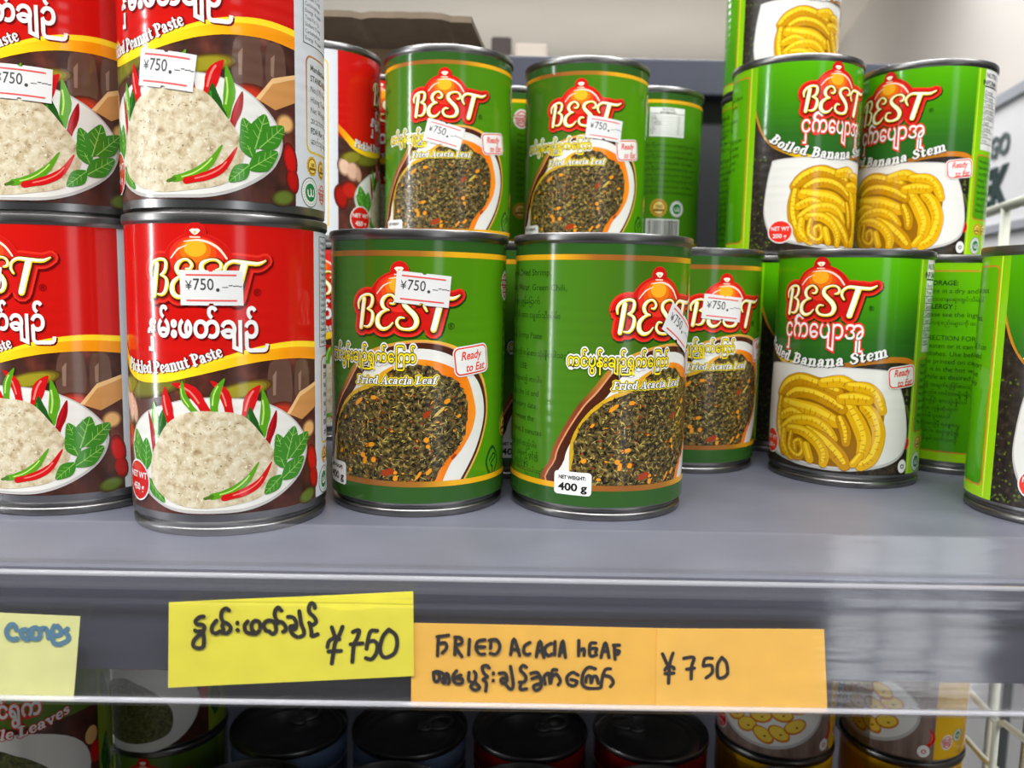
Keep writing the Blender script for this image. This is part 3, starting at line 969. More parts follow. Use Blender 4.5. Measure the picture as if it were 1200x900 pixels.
# ------------------------------------------------------------------ green sleeve: fried acacia leaf
def design_green(R):
    a = Art()
    C = math.pi * R
    DG = ink('sleeve_dark_green', (44, 84, 30))
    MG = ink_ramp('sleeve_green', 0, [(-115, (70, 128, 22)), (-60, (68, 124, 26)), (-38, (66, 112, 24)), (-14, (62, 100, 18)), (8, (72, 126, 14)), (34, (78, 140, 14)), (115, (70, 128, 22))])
    a.rect(-C, 5.9, C, 108.6, DG, 0)
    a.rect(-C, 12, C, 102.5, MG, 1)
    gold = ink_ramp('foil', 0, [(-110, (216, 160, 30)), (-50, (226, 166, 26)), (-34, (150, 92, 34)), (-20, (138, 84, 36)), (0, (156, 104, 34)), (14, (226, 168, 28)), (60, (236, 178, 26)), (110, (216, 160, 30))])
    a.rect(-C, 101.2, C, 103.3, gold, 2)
    outer = [(-49.6, 12), (-49.9, 23.8), (-46.7, 32.3), (-39.3, 45), (-34, 51.5), (-25.3, 62), (-14, 67.4), (.3, 69.8), (12, 68.2), (20, 63.6), (28.3, 54), (31.1, 41), (27.4, 27.6), (19.6, 14.8), (17, 12)]
    a.poly(outer, ink_ramp('plate_edge', 0, [(-50, (146, 76, 44)), (-38, (120, 58, 34)), (-20, (196, 140, 50)), (6, (222, 172, 60)), (28, (224, 178, 60)), (32, (200, 140, 40))]), 3, True)

    def inset(pts, cx, cy, dl, dr, dt):
        o = []
        for x, y in pts:
            f = (x - cx)
            o.append((x + (dl if f < 0 else -dr) * min(1, abs(f) / 24), y - dt * max(0, min(1, (y - cy) / 26))))
        return o
    a.poly(inset(outer, -9, 36, 1.9, .8, .8), ink('plate_edge_light', (206, 138, 96)), 3.4, True)
    a.poly(inset(outer, -9, 36, 2.6, 1.1, 1.2), ink('plate_brown', (70, 34, 20)), 4, True)
    a.poly(inset(outer, -9, 36, 6.2, 2.4, 3.4), ink('plate_white', (218, 217, 210)), 5, True)
    oil = [(-42, 12), (-41.6, 19.4), (-41.2, 31.6), (-35.4, 42.3), (-27, 49.5), (-18, 53), (-14, 57.5), (-3, 62), (6, 61.6), (14, 58.6), (19.6, 55), (23.8, 43), (23, 36), (21, 31.6), (17, 26), (12.7, 21.4), (9.2, 14), (8, 12)]
    a.poly(oil, ink_ramp('oil', 0, [(-42, (186, 150, 30)), (-20, (206, 160, 40)), (0, (226, 140, 34)), (14, (226, 110, 18)), (24, (238, 142, 30))]), 6, True)
    leafy = [(-40.6, 12), (-40.3, 19.4), (-39.8, 31.5), (-34.2, 41.6), (-26, 48.4), (-17.2, 51.8), (-12, 57), (-4.9, 60.6), (4, 59.6), (9, 56.5), (14, 54.5), (18.4, 49), (20.2, 41.9), (19.6, 36), (17.8, 30.5), (14.4, 26), (9.9, 20.9), (5.8, 14), (4.6, 12)]
    q = crom(leafy, 5, True)
    rnd = random.Random(11)
    q = [(x + rnd.uniform(-.5, .5), y + rnd.uniform(-.5, .5)) for x, y in q]
    a.poly(q, ink_noise('acacia', [(.36, (22, 18, 13)), (.46, (52, 44, 26)), (.56, (98, 84, 42)), (.66, (160, 138, 74))], .55, 8, rough=.34), 7)
    cols = [ink('flake_dark', (24, 20, 16)), ink('flake_olive', (104, 94, 42)), ink('flake_moss', (62, 60, 32)), ink('flake_tan', (172, 152, 88)), ink('flake_straw', (196, 172, 80)), ink('flake_brown', (118, 78, 40)), ink('flake_rust', (150, 56, 24)), ink('flake_orange', (222, 142, 30))]
    ws = [16, 7, 6, 5, 3.6, 5, 2.0, .8]

    def inside(x, y):
        c = False
        for i in range(len(q)):
            (x1, y1), (x2, y2) = q[i - 1], q[i]
            if (y1 > y) != (y2 > y) and x < (x2 - x1) * (y - y1) / (y2 - y1) + x1:
                c = not c
        return c
    n = 0
    while n < 1500:
        x, y = rnd.uniform(-41, 21), rnd.uniform(12, 61)
        if not inside(x, y):
            continue
        n += 1
        k = rnd.choices(range(8), ws)[0]
        l = rnd.uniform(.9, 3.2) if k < 6 else rnd.uniform(.9, 2.2)
        h = rnd.uniform(.2, .62) if k < 6 else rnd.uniform(.35, .9)
        bend = rnd.uniform(-.5, .5)
        a.tri(rot_pts([(x - l / 2, y), (x - l * .1, y - h / 2 + bend * .3), (x + l / 2, y + bend * .4), (x + l * .1, y + h / 2 + bend * .3)], x, y, rnd.gauss(25, 55)), cols[k], 7.5 + .1 * (n % 6))
    for x, y, l, h, t, col in ((-18, 47, 2.6, 1.6, 10, 7), (11, 46, 3, 1.7, 30, 7), (-19, 28.5, 2.8, 1.6, 15, 7), (-23, 24, 2.2, 2, 40, 7), (-22, 22, 1.8, 3, -10, 7), (-18, 22.5, 2.4, 1.8, 60, 7), (3, 31, 2.2, 2, 40, 7), (3.6, 28.4, 1.8, 1.5, 0, 7), (-9, 15.8, 2.4, 1.6, 80, 7),
                                (-9, 18, 1.8, 1.3, 10, 7), (-12, 18, 6, 2.6, 20, 6), (8, 42, 6, 1.1, 42, 4), (-25, 45, 5, 1.4, 40, 7), (3, 41, 4, 2, 40, 6), (0, 17, 4.4, 1, 55, 7), (4, 18.5, 3.4, 1.4, 50, 7), (-36, 24, 2.4, 1.7, 20, 7), (-33, 38, 2.2, 1, 50, 7), (14, 24, 3, 1.1, 40, 6), (16, 40, 2, 1.2, 30, 7), (-30, 17, 2, 1.1, 0, 7)):
        a.tri(rot_pts([(x - l / 2, y), (x - l * .3, y - h / 2), (x + l * .3, y - h / 2), (x + l / 2, y), (x + l * .3, y + h / 2), (x - l * .3, y + h / 2)], x, y, t), cols[col], 8.2)
    # frame strips below the plate
    a.rect(-C, 5.9, C, 12.6, DG, 9)
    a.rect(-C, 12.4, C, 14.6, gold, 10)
    # lettering
    logo(a, -4.6, 98.9, 43.4, 3, ink('shadow_green', (26, 60, 18)))
    a.text('®', 12.4, 73.8, 3.6, ink('shadow_green', (26, 60, 18)), 4, 'C')
    bur = 'ကင်ပွန်းချဉ်ရွက်ေြကာ်'
    for m, L, b in ((WHITE, 9, .16), (ink('print_olive', (66, 62, 12)), 10, .07), (ink('print_yellow', (238, 214, 36)), 11, .012)):
        fit_text(a, bur, -43.6, -.9, 60.9, 6.6, m, L, bold=b)
    w0 = Art().serif('Fried Acacia Leaf', 4.0, WHITE, 0, lambda x, h: (x, h), track=.03)
    for m, L, g in ((ink('print_yellow', (238, 214, 36)), 9.3, 1.35), (ink('print_olive', (66, 62, 12)), 10.3, .62), (WHITE, 11.3, .04)):
        a.serif('Fried Acacia Leaf', 4.0, m, L, lambda x, h: (-26 + x + .25 * h, 52.3 + h * 1.0 + (x * .02)), grow=g, xs=32.6 / w0, track=.03)
    ready_badge(a, 21.7, 61.8, 15.8, 10.8, 9)
    a.poly(rrect(-47.6, 10.2, -32.6, 19.4, 1.4), WHITE, 11)
    fit_text(a, 'NET WEIGHT:', -45.8, -34.8, 16.4, 2.0, BLACK, 12, bold=.035)
    fit_text(a, '400 g', -45.8, -34.4, 11.9, 4.2, BLACK, 12, bold=.03)
    em = ink('emblem_green', (22, 74, 30))
    a.poly([(35.2, 26), (38, 24), (40, 19.5), (38, 15), (35.2, 13), (32.2, 15), (30.4, 19.5), (32.2, 24)], em, 2, True)
    a.poly([(35.2, 24.6), (37.4, 23), (39, 19.5), (37.4, 16), (35.2, 14.4), (33, 16), (31.4, 19.5), (33, 23)], MG, 3, True)
    a.stroke([(33, 20), (36, 22.5), (37.4, 21), (34, 18.5), (35.4, 17), (35.2, 14.6)], .8, em, 4)
    premium_seal(a, 46.5, 91, 5.2, 3)
    gold_seal(a, 47, 33, 5, 3)
    T = ink('small_print', (22, 54, 18))
    rows = [('Pickled Tea Leaf, Dried Shrimp,', -51.5, 95.2, 3.5, 'R'), ('Onion, Water, Green Chili,', -44.5, 89.4, 3.5, 'R'), ('ကြက်သွန် ခရမ်း ပုဇွန်ခြောက်', -57, 84, 2.9, 'R'), ('ငရုတ်သီး ဆား ငရုတ်သီးစိမ်း', -47, 78.6, 2.9, 'R'),
            ('Contains Shrimp Paste', -55.5, 74.4 - 4, 3.3, 'R'), ('ဤအစားအစာသည် တန်းစားသုံးနိုင်ပါသည်။', -41, 63.5, 2.7, 'R'), ('USE:', -70, 58, 3.3, 'L'), ('အသုံးပြုနည်း အပူပေး၍ စားပါ။', -55, 53, 2.7, 'R'), ('Open the lid and', -56.5, 47.4, 3.3, 'R'), ('before expiry date,', -57, 42.4, 3.3, 'R'),
            ('remove the', -59, 37.2, 3.3, 'R'), ('for about 3 minutes', -54.5, 31.8, 3.3, 'R'), ('ရေနွေးပူထဲ ထည့်ပါ။', -57, 26.6, 2.7, 'R'), ('အဖုံးကို ဖွင့်၍', -56, 22.4, 2.7, 'R'), ('စားသုံးနိုင်', -62, 19, 2.7, 'R'), ('အေးသောနေရာတွင် သိမ်းဆည်းပါသည်။', -51.5, 16.4, 2.5, 'R')]
    lines_of_text(a, rows, T, 2)
    for k, s in enumerate(('Manufactured by', 'Standard Foods', 'No.(19), Road', 'Hlaing Township', 'Yangon', 'Prod. date', 'Exp. date', 'FDA Reg. No.', 'Batch', 'သက်တမ်း', 'ကုန်ဆုံးရက်')):
        a.text(s, 44, 80 - k * 3.9, 2.9, T, 2)
    nutrition(a, 82, 80.5, 106, 98.5, 3)
    for k in range(9):
        a.text('Keep in a cool dry place. Use before' if k % 2 else 'ဖွင့်ပြီးပါက အေးသောနေရာတွင် ထားပါ', 80, 74.5 - k * 3.7, 2.4, T, 2)
    gold_seal(a, 90, 36, 5.6, 3)
    halal(a, 102.8, 35.6, 5.0, 3)
    barcode(a, 82, 16, 105, 29, 3)
    return a


# ------------------------------------------------------------------ lime and green sleeve: boiled banana stem
def nv(v):
    return 6.5 + (v - 5.8) * 1.015


BANANA = [
    ([(140, 200), (200, 130), (300, 85), (400, 100), (540, 150)], 62), ([(450, 95), (560, 78), (650, 135)], 58), ([(600, 105), (700, 115), (760, 175), (795, 260)], 52),
    ([(150, 240), (140, 330), (150, 450), (200, 590)], 58), ([(690, 235), (745, 300), (782, 420), (750, 560), (690, 620)], 62), ([(600, 230), (660, 340), (700, 450), (690, 545)], 66),
    ([(215, 215), (290, 170), (400, 172), (500, 210), (570, 260)], 58), ([(200, 260), (300, 272), (420, 290), (540, 345)], 74), ([(560, 190), (640, 182), (710, 192)], 60), ([(560, 320), (592, 400), (600, 475)], 48),
    ([(172, 350), (250, 310), (330, 330)], 50), ([(190, 430), (280, 362), (400, 350), (480, 390), (530, 455)], 52), ([(380, 420), (470, 470), (560, 560), (600, 620)], 70),
    ([(200, 450), (200, 550), (270, 615)], 44), ([(240, 425), (340, 425), (430, 480), (480, 560), (480, 625)], 50), ([(262, 450), (255, 560), (320, 605), (352, 560), (330, 500), (292, 520), (300, 570)], 36), ([(370, 520), (400, 610)], 52), ([(645, 610), (682, 550)], 42),
]


def banana_food(a, L):
    su, sv = 54.6 / 695, 42.7 * 1.015 / 600

    def P(pts):
        return [(-36.9 + (x - 110) * su, nv(51.4) - (y - 40) * sv) for x, y in pts]
    base = [(130, 150), (200, 90), (300, 48), (430, 60), (560, 55), (680, 85), (750, 135), (805, 260), (800, 380), (785, 500), (740, 590), (680, 628), (560, 636), (440, 638), (320, 622), (250, 612), (180, 580), (130, 480), (112, 330)]
    a.poly(P(base), ink('banana_deep', (146, 98, 14)), L, True)
    E = ink('banana_edge', (136, 84, 8)); M = ink('banana_gold', (214, 164, 16)); H = ink('banana_light', (236, 200, 44)); T = ink('banana_tick', (138, 92, 22)); M2 = ink('banana_amber', (190, 136, 14))
    rnd = random.Random(4)
    for i, (pts, w) in enumerate(BANANA):
        lay = L + 1 + i * .2
        w *= 1.28
        ww = [w * .8] + [w] * (len(pts) - 2) + [w * .75]
        a.stroke(P(pts), ww, E, lay, sub=5, scale=su, grow=.35)
        a.stroke(P(pts), ww, M if i % 3 else M2, lay + .05, sub=5, scale=su)
        a.stroke(P([(x - w * .06, y - w * .2) for x, y in pts]), [x * .34 for x in ww], H, lay + .1, sub=5, scale=su)
        q = crom(P(pts), 7)
        for j in range(2, len(q) - 2, 2):
            dx, dy = q[j + 1][0] - q[j - 1][0], q[j + 1][1] - q[j - 1][1]
            l = math.hypot(dx, dy) or 1
            nx, ny = -dy / l, dx / l
            s = rnd.uniform(.10, .2) * w * su
            o = rnd.uniform(-.12, .22) * w * su
            x, y = q[j][0] - nx * o, q[j][1] - ny * o
            a.tri([(x - dx / l * .13 - nx * s, y - dy / l * .13 - ny * s), (x + dx / l * .13 - nx * s, y + dy / l * .13 - ny * s), (x + dx / l * .13 + nx * s, y + dy / l * .13 + ny * s), (x - dx / l * .13 + nx * s, y - dy / l * .13 + ny * s)], T, lay + .15)


def design_banana(R):
    a = Art()
    C = math.pi * R
    LIME = ink_ramp('lime', 1, [(6, (150, 204, 20)), (60, (132, 194, 16)), (110, (120, 186, 14))])
    PANEL = ink_ramp('panel_green', 1, [(6, (64, 142, 14)), (50, (84, 164, 12)), (110, (96, 172, 12))])
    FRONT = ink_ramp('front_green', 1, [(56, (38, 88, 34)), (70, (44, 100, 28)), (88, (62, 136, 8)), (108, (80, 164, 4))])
    a.rect(-C, 6.6, C, 107.6, LIME, 0)
    UL, UR = -58.3, 32.8
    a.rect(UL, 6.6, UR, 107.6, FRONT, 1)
    dark = ink_noise('dark_table', [(.35, (22, 18, 14)), (.55, (42, 34, 26)), (.70, (66, 58, 44))], .35, 6)
    b1 = crom([(UL, 80), (-55, 72), (-48, nv(61.5)), (-38, nv(56.5)), (-30, nv(54)), (-18, nv(52.8)), (-8, nv(53.6)), (4, nv(56)), (14, nv(57.5)), (24, nv(58)), (UR, nv(56.8))], 4)
    a.poly([(UL, 6.6), (UR, 6.6)] + b1[::-1], dark, 2)
    rnd = random.Random(8)
    gd = ink('pea_green', (84, 102, 32))
    for _ in range(60):
        x, y = rnd.uniform(UL, -46), 8 + 52 * rnd.random() ** 1.8
        a.poly(circle_pts(x, y, rnd.uniform(.2, .65), n=8), gd, 2.5)
    for _ in range(14):
        x, y = rnd.uniform(28, UR - .5), rnd.uniform(40, 56)
        a.poly(circle_pts(x, y, rnd.uniform(.3, .7), n=8), gd, 2.5)
    for _ in range(90):
        x, y = rnd.uniform(4, UR - .5), rnd.uniform(7, 12)
        a.tri([(x, y), (x + .5, y + .1), (x + .2, y + .4)], ink('table_speck', (120, 104, 84)), 2.5)
    a.poly([(28.6, 40), (30.5, 39.5), (32.2, 36), (32.6, 32), (31, 35), (30, 38)], gd, 2.6)
    a.poly(circle_pts(31.5, 21.5, 2.2, 3, 14), ink('chili_red', (196, 22, 24)), 2.6)
    t1 = crom([(UL, 84), (-55.5, 76), (-50, nv(65)), (-40, nv(60)), (-30.2, nv(57.2)), (-20, nv(55.4)), (-11.1, nv(55.4)), (0, nv(57.6)), (10, nv(59.6)), (19.8, nv(60.6)), (28, nv(60.2)), (UR, nv(58.6))], 4)
    a.poly(t1 + b1[::-1], ink_ramp('banana_foil', 0, [(-58, (196, 130, 40)), (-46, (166, 110, 30)), (-34, (214, 170, 20)), (-20, (226, 196, 30)), (-4, (150, 96, 30)), (16, (178, 112, 36)), (33, (206, 120, 30))]), 3)
    plate = [(-44, nv(54.5)), (-47.6, nv(51)), (-50, nv(36)), (-50, nv(24)), (-45.5, nv(13.6)), (-38, nv(10.6)), (-29.8, nv(9.0)), (-15.8, nv(7.3)), (2.7, nv(7.2)), (19.6, nv(10)), (28.6, nv(14.4)), (31.2, nv(20)), (31.4, nv(27)), (29, nv(38)), (25, nv(47.5)), (21.5, nv(53)), (17, nv(54.6)), (2.5, nv(55.3)), (-20, nv(55.6))]
    a.poly(plate, ink('plate_rim', (184, 182, 178)), 4, True)
    a.poly([(-9.5 + (x + 9.5) * .985, 31.5 + (y - 31.5) * .96 + .5) for x, y in plate], ink('plate_white', (218, 217, 210)), 5, True)
    banana_food(a, 6)
    a.poly(circle_pts(-40.6, nv(16), 6.6, 6.4), WHITE, 10)
    a.poly(circle_pts(-40.6, nv(16), 6.0, 5.8), LOGO_RED, 11)
    fit_text(a, 'NET WT', -45.6, -35.8, nv(16.6), 3.0, WHITE, 12, bold=.02)
    fit_text(a, '200 g', -44.4, -37.2, nv(12.6), 3.2, WHITE, 12, bold=.02)
    # lettering
    logo(a, -11.0, 107.0, 45.6, 4, ink('shadow_green', (26, 60, 18)))
    a.text('®', 8.6, 83.2, 3.0, ink('shadow_green', (26, 60, 18)), 5, 'C')
    bur = 'ငှကေပျာအူ'
    fit_text(a, bur, -33.0, 6.4, nv(68.2), 12.6, LOGO_RED, 7, bold=.075)
    fit_text(a, bur, -33.0, 6.4, nv(68.2), 12.6, WHITE, 8, bold=.008)
    hook = [(-25.9, nv(74.6)), (-26.3, nv(76.4)), (-25.2, nv(78.0)), (-23.4, nv(78.2)), (-22.3, nv(77.2))]
    a.stroke(hook, 2.9, LOGO_RED, 7.3)
    a.stroke(hook, 1.45, WHITE, 8.3)
    path = line_path([(-52, nv(67.5)), (-47.5, nv(63.4)), (-41, nv(59.4)), (-33, nv(57)), (-25, nv(55.7)), (-16, nv(55.0)), (-8, nv(55.3)), (2, nv(57)), (12, nv(59.4)), (22, nv(62.2))])
    w0 = Art().serif('Boiled Banana Stem', 6.6, WHITE, 0, lambda x, h: (x, h), track=.04)
    for m, L, g, d in ((ink('print_shadow', (40, 40, 30)), 7, .5, .4), (WHITE, 8, .22, 0)):
        a.serif('Boiled Banana Stem', 6.6, m, L, lambda x, h: path(4.0 + d + x + .2 * h, h - d * .5), grow=g, xs=(path.length - 8.4) / w0, track=.04)
    ready_badge(a, 25.9, nv(51.6), 14.6, 9.4, 10)
    wm = ink('seal_black', (40, 36, 32))
    a.poly(circle_pts(29.8, nv(9.8), 2.6, 3.2), WHITE, 6)
    a.text('ဝ', 29.8, nv(8.8), 3.6, wm, 7, 'C', bold=.03)
    # right panel
    nutrition(a, 39, nv(62.5), 60, nv(104.8), 1)
    fr = ink('frame_copper', (196, 130, 40))
    a.poly(rrect(36.5, nv(25), 62, nv(60), 2.5), fr, 1)
    a.poly(rrect(37.2, nv(25.7), 61.3, nv(59.3), 2), PANEL, 2)
    g = ink('small_print', (22, 54, 18))
    for k in range(9):
        a.text(('Manufactured by', 'Standard Foods', 'အသားတင်အလေးချိန်', 'Hlaing Township')[k % 4], 39, nv(55.5 - k * 3.3), 2.6, g, 3)
    gold_seal(a, 42.3, nv(20), 3.2, 1)
    gold_seal(a, 49.5, nv(20), 3.2, 1)
    halal(a, 41.9, nv(11), 4.4, 1)
    # left panel with directions in a copper frame
    a.poly(rrect(-112, 11, -63.6, 103.5, 3), fr, 1)
    a.poly(rrect(-111.2, 11.8, -64.4, 102.7, 2.6), PANEL, 2)
    rows = ['STORAGE:', 'Store in a dry and cool place.', 'အေးသောနေရာတွင်သိမ်းဆည်းပါ', 'ALLERGY :', 'Please see the ingredients.', 'ပါဝင်ပစ္စည်းများကို ဖတ်ရှု', '', 'DIRECTION FOR USE: It can', 'be eaten or it can be added', 'to dishes. Use before expiry', 'date printed on can cover.', 'Put it in the hot water for', 'a while as desired.', 'ဖွင့်၍ အချက်ပြုတ်စားသုံး', 'နိုင်သည်။ ဟင်းအမျိုးမျိုး', 'ချက်ပြုတ် စားသုံးနိုင်ပါ', 'သည်။ ကုန်ဆုံးရက်', 'မတိုင်မီ ပူပေးပါ', 'အသုံးမပြုမီ ရေနွေးပူ', 'ထဲစိမ်ပါ။ အဖုံးဖွင့်၍', 'ကြိုက်နှစ်သက်သလို']
    for k, s in enumerate(rows):
        m = any(ord(c) > 0x1000 for c in s)
        a.text(s, -109.5, 96 - k * 3.95, 2.5 if m else 3.4, g, 3, bold=.02 if s.isupper() else 0)
    a.rect(-63, 7, -62.2, 107, ink('lime_line', (206, 220, 60)), 1)
    a.rect(34.0, 7, 34.6, 107, ink('lime_line', (206, 220, 60)), 1)
    return a


# ------------------------------------------------------------------ sleeves on the shelf below
def design_leaves(R):
    a = Art()
    C = math.pi * R
    G = ink('leaf_sleeve', (86, 116, 34)); LM = ink('lime2', (128, 150, 34))
    a.rect(-C, 6.6, C, 107.6, LM, 0)
    a.rect(-58, 6.6, 33, 107.6, G, 1)
    a.rect(-58, 6.6, 33, 60, ink_noise('kitchen_photo', []), 2)
    plate = circle_pts(-10, 30, 37, 27, 36)
    a.poly(plate, ink('plate_white', (218, 217, 210)), 4)
    heap = [(-36, 26), (-34, 38), (-26, 46), (-16, 49), (-8, 46), (-2, 43), (6, 36), (11, 26), (8, 14), (-10, 9), (-28, 12)]
    a.poly(heap, ink_noise('cooked_leaf', [(.3, (40, 40, 22)), (.5, (84, 86, 46)), (.68, (128, 124, 74))], .35, 7, distortion=1.5), 5, True)
    a.poly(circle_pts(28, 44, 4, 5, 14), ink('photo_224_172', (224, 172, 108)), 3)
    a.poly(circle_pts(30, 34, 3, 6, 14), ink('chili_red', (196, 22, 24)), 3)
    logo(a, -11.0, 107.0, 45.6, 4, ink('shadow_green', (26, 60, 18)))
    fit_text(a, 'ချဉ်ေပါင်ရွက်', -40, 4, 66, 12, LOGO_RED, 6, bold=.10)
    fit_text(a, 'ချဉ်ေပါင်ရွက်', -40, 4, 66, 12, WHITE, 7, bold=.03)
    p = line_path([(-50, 60), (-30, 56), (-12, 55), (4, 58), (22, 64)])
    w0 = Art().serif('Roselle Leaves', 7, WHITE, 0, lambda x, h: (x, h))
    for m, L, g in ((LOGO_RED2, 7, 1.1), (WHITE, 8, .2)):
        a.serif('Roselle Leaves', 7, m, L, lambda x, h: p(16 + x + .25 * h, h), grow=g, xs=52 / w0)
    for tip, base, w in (((40, 40), (37, 18), 8), ((44, 28), (38, 15), 7), ((37, 74), (42, 52), 7)):
        leafshape(a, tip, base, w, ink('leaf_dark', (34, 84, 26)), ink('leaf_green', (58, 128, 34)), 2)
    return a


def design_yellow(R):
    a = Art()
    C = math.pi * R
    Y = ink('sleeve_yellow', (226, 176, 14))
    a.rect(-C, 6.6, C, 107.6, Y, 0)
    a.rect(-58, 6.6, 33, 104, ink('sleeve_mustard', (196, 140, 20)), 1)
    a.rect(-58, 6.6, 33, 58, ink_noise('wood_table', [(.3, (90, 70, 62)), (.5, (126, 104, 94)), (.7, (150, 128, 116))], .12, 4, stretch=(1, .15, 1)), 2)
    a.poly([(x, y) for x, y in circle_pts(-12, 33, 36, 22.5, 36)], ink('plate_rim', (184, 182, 178)), 3)
    a.poly([(x, y) for x, y in circle_pts(-12, 33.6, 34.5, 21, 36)], ink('plate_white', (218, 217, 210)), 4)
    rnd = random.Random(2)
    P1, P2, P3 = ink('slice_yellow', (232, 196, 70)), ink('slice_edge', (196, 112, 34)), ink('slice_dark', (90, 44, 20))
    for k, (x, y) in enumerate(((-30, 26), (-22, 22), (-12, 18.5), (-3, 21), (6, 26), (-26, 34), (-14, 30), (-2, 33), (8, 38), (-20, 42), (-8, 44), (2, 44))):
        c = circle_pts(x, y, 7, 4.6, 14, rnd.uniform(-.6, .6))
        a.poly([(px, py) for px, py in c], P2, 5 + k * .15)
        a.poly([(x + (px - x) * .85, y + (py - y) * .8 + .3) for px, py in c], P1, 5.05 + k * .15)
        a.poly(circle_pts(x + 1, y - .5, .8, .6, 8), P3, 5.1 + k * .15)
    a.poly(circle_pts(-44, 16, 6.6, 6.4), WHITE, 8)
    a.poly(circle_pts(-44, 16, 6, 5.8), LOGO_RED2, 9)
    fit_text(a, 'NET WT', -48.6, -39.4, 16.6, 2.9, WHITE, 10)
    fit_text(a, '200 g', -47.6, -40.4, 12.6, 3.1, WHITE, 10)
    chili(a, [(30, 26), (32, 20), (29, 15)], 3, ink('chili_red', (196, 22, 24)), ink('chili_gloss', (244, 120, 110)), 3)
    a.poly(circle_pts(27, 12, 3.6, 3.8), WHITE, 4)
    a.text('ဝ', 27, 10.6, 4.6, LOGO_RED2, 5, 'C', bold=.03)
    premium_seal(a, 41.5, 17, 4, 2)
    halal(a, 50, 20, 3.6, 2)
    logo(a, -11.0, 104.0, 45.6, 4, ink('shadow_red', (104, 8, 10)))
    return a


def design_plain(name, rgb, rgb2):
    def d(R):
        a = Art()
        C = math.pi * R
        a.rect(-C, 6, C, 107.6, ink(name, rgb), 0)
        a.rect(-C, 92, C, 94, ink(name + '_band', rgb2), 1)
        a.rect(-C, 14, C, 16, ink(name + '_band', rgb2), 1)
        a.poly(circle_pts(-8, 45, 32, 24, 30), ink('plate_white', (218, 217, 210)), 2)
        a.poly(circle_pts(-8, 45, 22, 15, 24), ink_noise('cooked_leaf', []), 3)
        logo(a, -8.0, 90.0, 42, 2, ink('shadow_red', (104, 8, 10)))
        return a
    return d


# ------------------------------------------------------------------ the room
beige = solid('ceiling_paint', (226, 219, 208), 0.9, noise=0.015, nscale=2)
wallp = solid('wall_paint', (206, 202, 198), 0.9, noise=0.015, nscale=2)
whitep = solid('white_panel_paint', (240, 240, 242), 0.6, noise=0.01, nscale=3)
tag(box('ceiling', -4.5, 2.9, -3.2, 8.2, 1.5, 1.56, beige), kind='structure')
tag(box('wall_back', -4.5, 4.0, 8.1, 8.2, -1.1, 1.5, wallp), kind='structure')
tag(box('floor', -4.5, 4.0, -3.2, 8.2, -1.16, -1.1, solid('floor_tile', (78, 74, 70), 0.5, noise=0.06, nscale=3)), kind='structure')


def strip_wall(name, p, q, z0, z1, th, mat, kind='structure', parent=None):
    """upright slab from p to q (plan), thickness to the right of p->q"""
    d = Vector((q[0] - p[0], q[1] - p[1], 0)).normalized()
    n = Vector((d.y, -d.x, 0)) * th
    pts = [Vector((p[0], p[1], 0)), Vector((q[0], q[1], 0)), Vector((q[0], q[1], 0)) + n, Vector((p[0], p[1], 0)) + n]
    verts = [(v.x, v.y, z0) for v in pts] + [(v.x, v.y, z1) for v in pts]
    faces = [(3, 2, 1, 0), (4, 5, 6, 7), (0, 1, 5, 4), (1, 2, 6, 5), (2, 3, 7, 6), (3, 0, 4, 7)]
    o = obj(name, mesh_from(name, verts, faces, [mat]), parent)
    if kind:
        o['kind'] = kind
    return o


# wall on the right runs away 11 degrees off the view axis
DW = Vector((0.191, 0.982, 0))
W0 = Vector((1.93, 5.2, 0))
a0, a1 = W0 - DW * 4.2, W0 + DW * 3.0
strip_wall('wall_right', (a0.x, a0.y), (a1.x, a1.y), -1.1, 1.5, 0.06, solid('upper_wall_paint', (216, 210, 204), 0.9, noise=0.015, nscale=2))
# white partition with the big lettering
S0 = Vector((0.870, 1.50, 0))
b0, b1 = S0 - DW * 0.5, S0 + DW * 2.6
strip_wall('wall_partition', (b0.x, b0.y), (b1.x, b1.y), -1.1, 0.437, 0.05, whitep)
nW = Vector((-0.982, 0.191, 0))
for z0, z1, th in ((0.428, 0.446, 0.008), (0.205, 0.219, 0.010)):
    c0, c1 = b0 + nW * th, b1 + nW * th
    strip_wall('trim_partition', (c0.x, c0.y), (c1.x, c1.y), z0, z1, th, solid('grey_trim', (176, 180, 188), 0.5))
for s in (-0.27, 0.06, 0.5):
    c0 = S0 + DW * s + nW * 0.0025
    c1 = c0 + DW * 0.03
    strip_wall('trim_groove', (c0.x, c0.y), (c1.x, c1.y), -1.1, 0.10, 0.0025, solid('groove_grey', (96, 100, 102), 0.6))
# lettering on the partition
lt = Art()
lt.text('CARGO', 0.0, 0.083, 0.050, solid('sign_grey_green', (92, 106, 104), 0.6), 0, 'R', bold=.035, xs=1.15, track=.03)
lt.text('SEEK', 0.0, -0.005, 0.094, solid('sign_dark_green', (44, 66, 66), 0.6), 0, 'R', bold=.05, xs=1.05, track=.03)
SG = S0 + Vector((0, 0, 0.258)) - DW * 0.07
sg = obj('wall_lettering', lt.flat('wall_lettering', lambda x, y, l: tuple(SG - DW * x + Vector((0, 0, y)) + nW * 0.003)))
# give the letters body
bm = bmesh.new(); bm.from_mesh(sg.data)
r = bmesh.ops.extrude_face_region(bm, geom=bm.faces[:])
bmesh.ops.translate(bm, verts=[g for g in r['geom'] if isinstance(g, bmesh.types.BMVert)], vec=nW * -0.0025)
bm.to_mesh(sg.data); bm.free()
tag(sg, 'dark grey green capital lettering on the white wall behind the right cans', 'lettering')

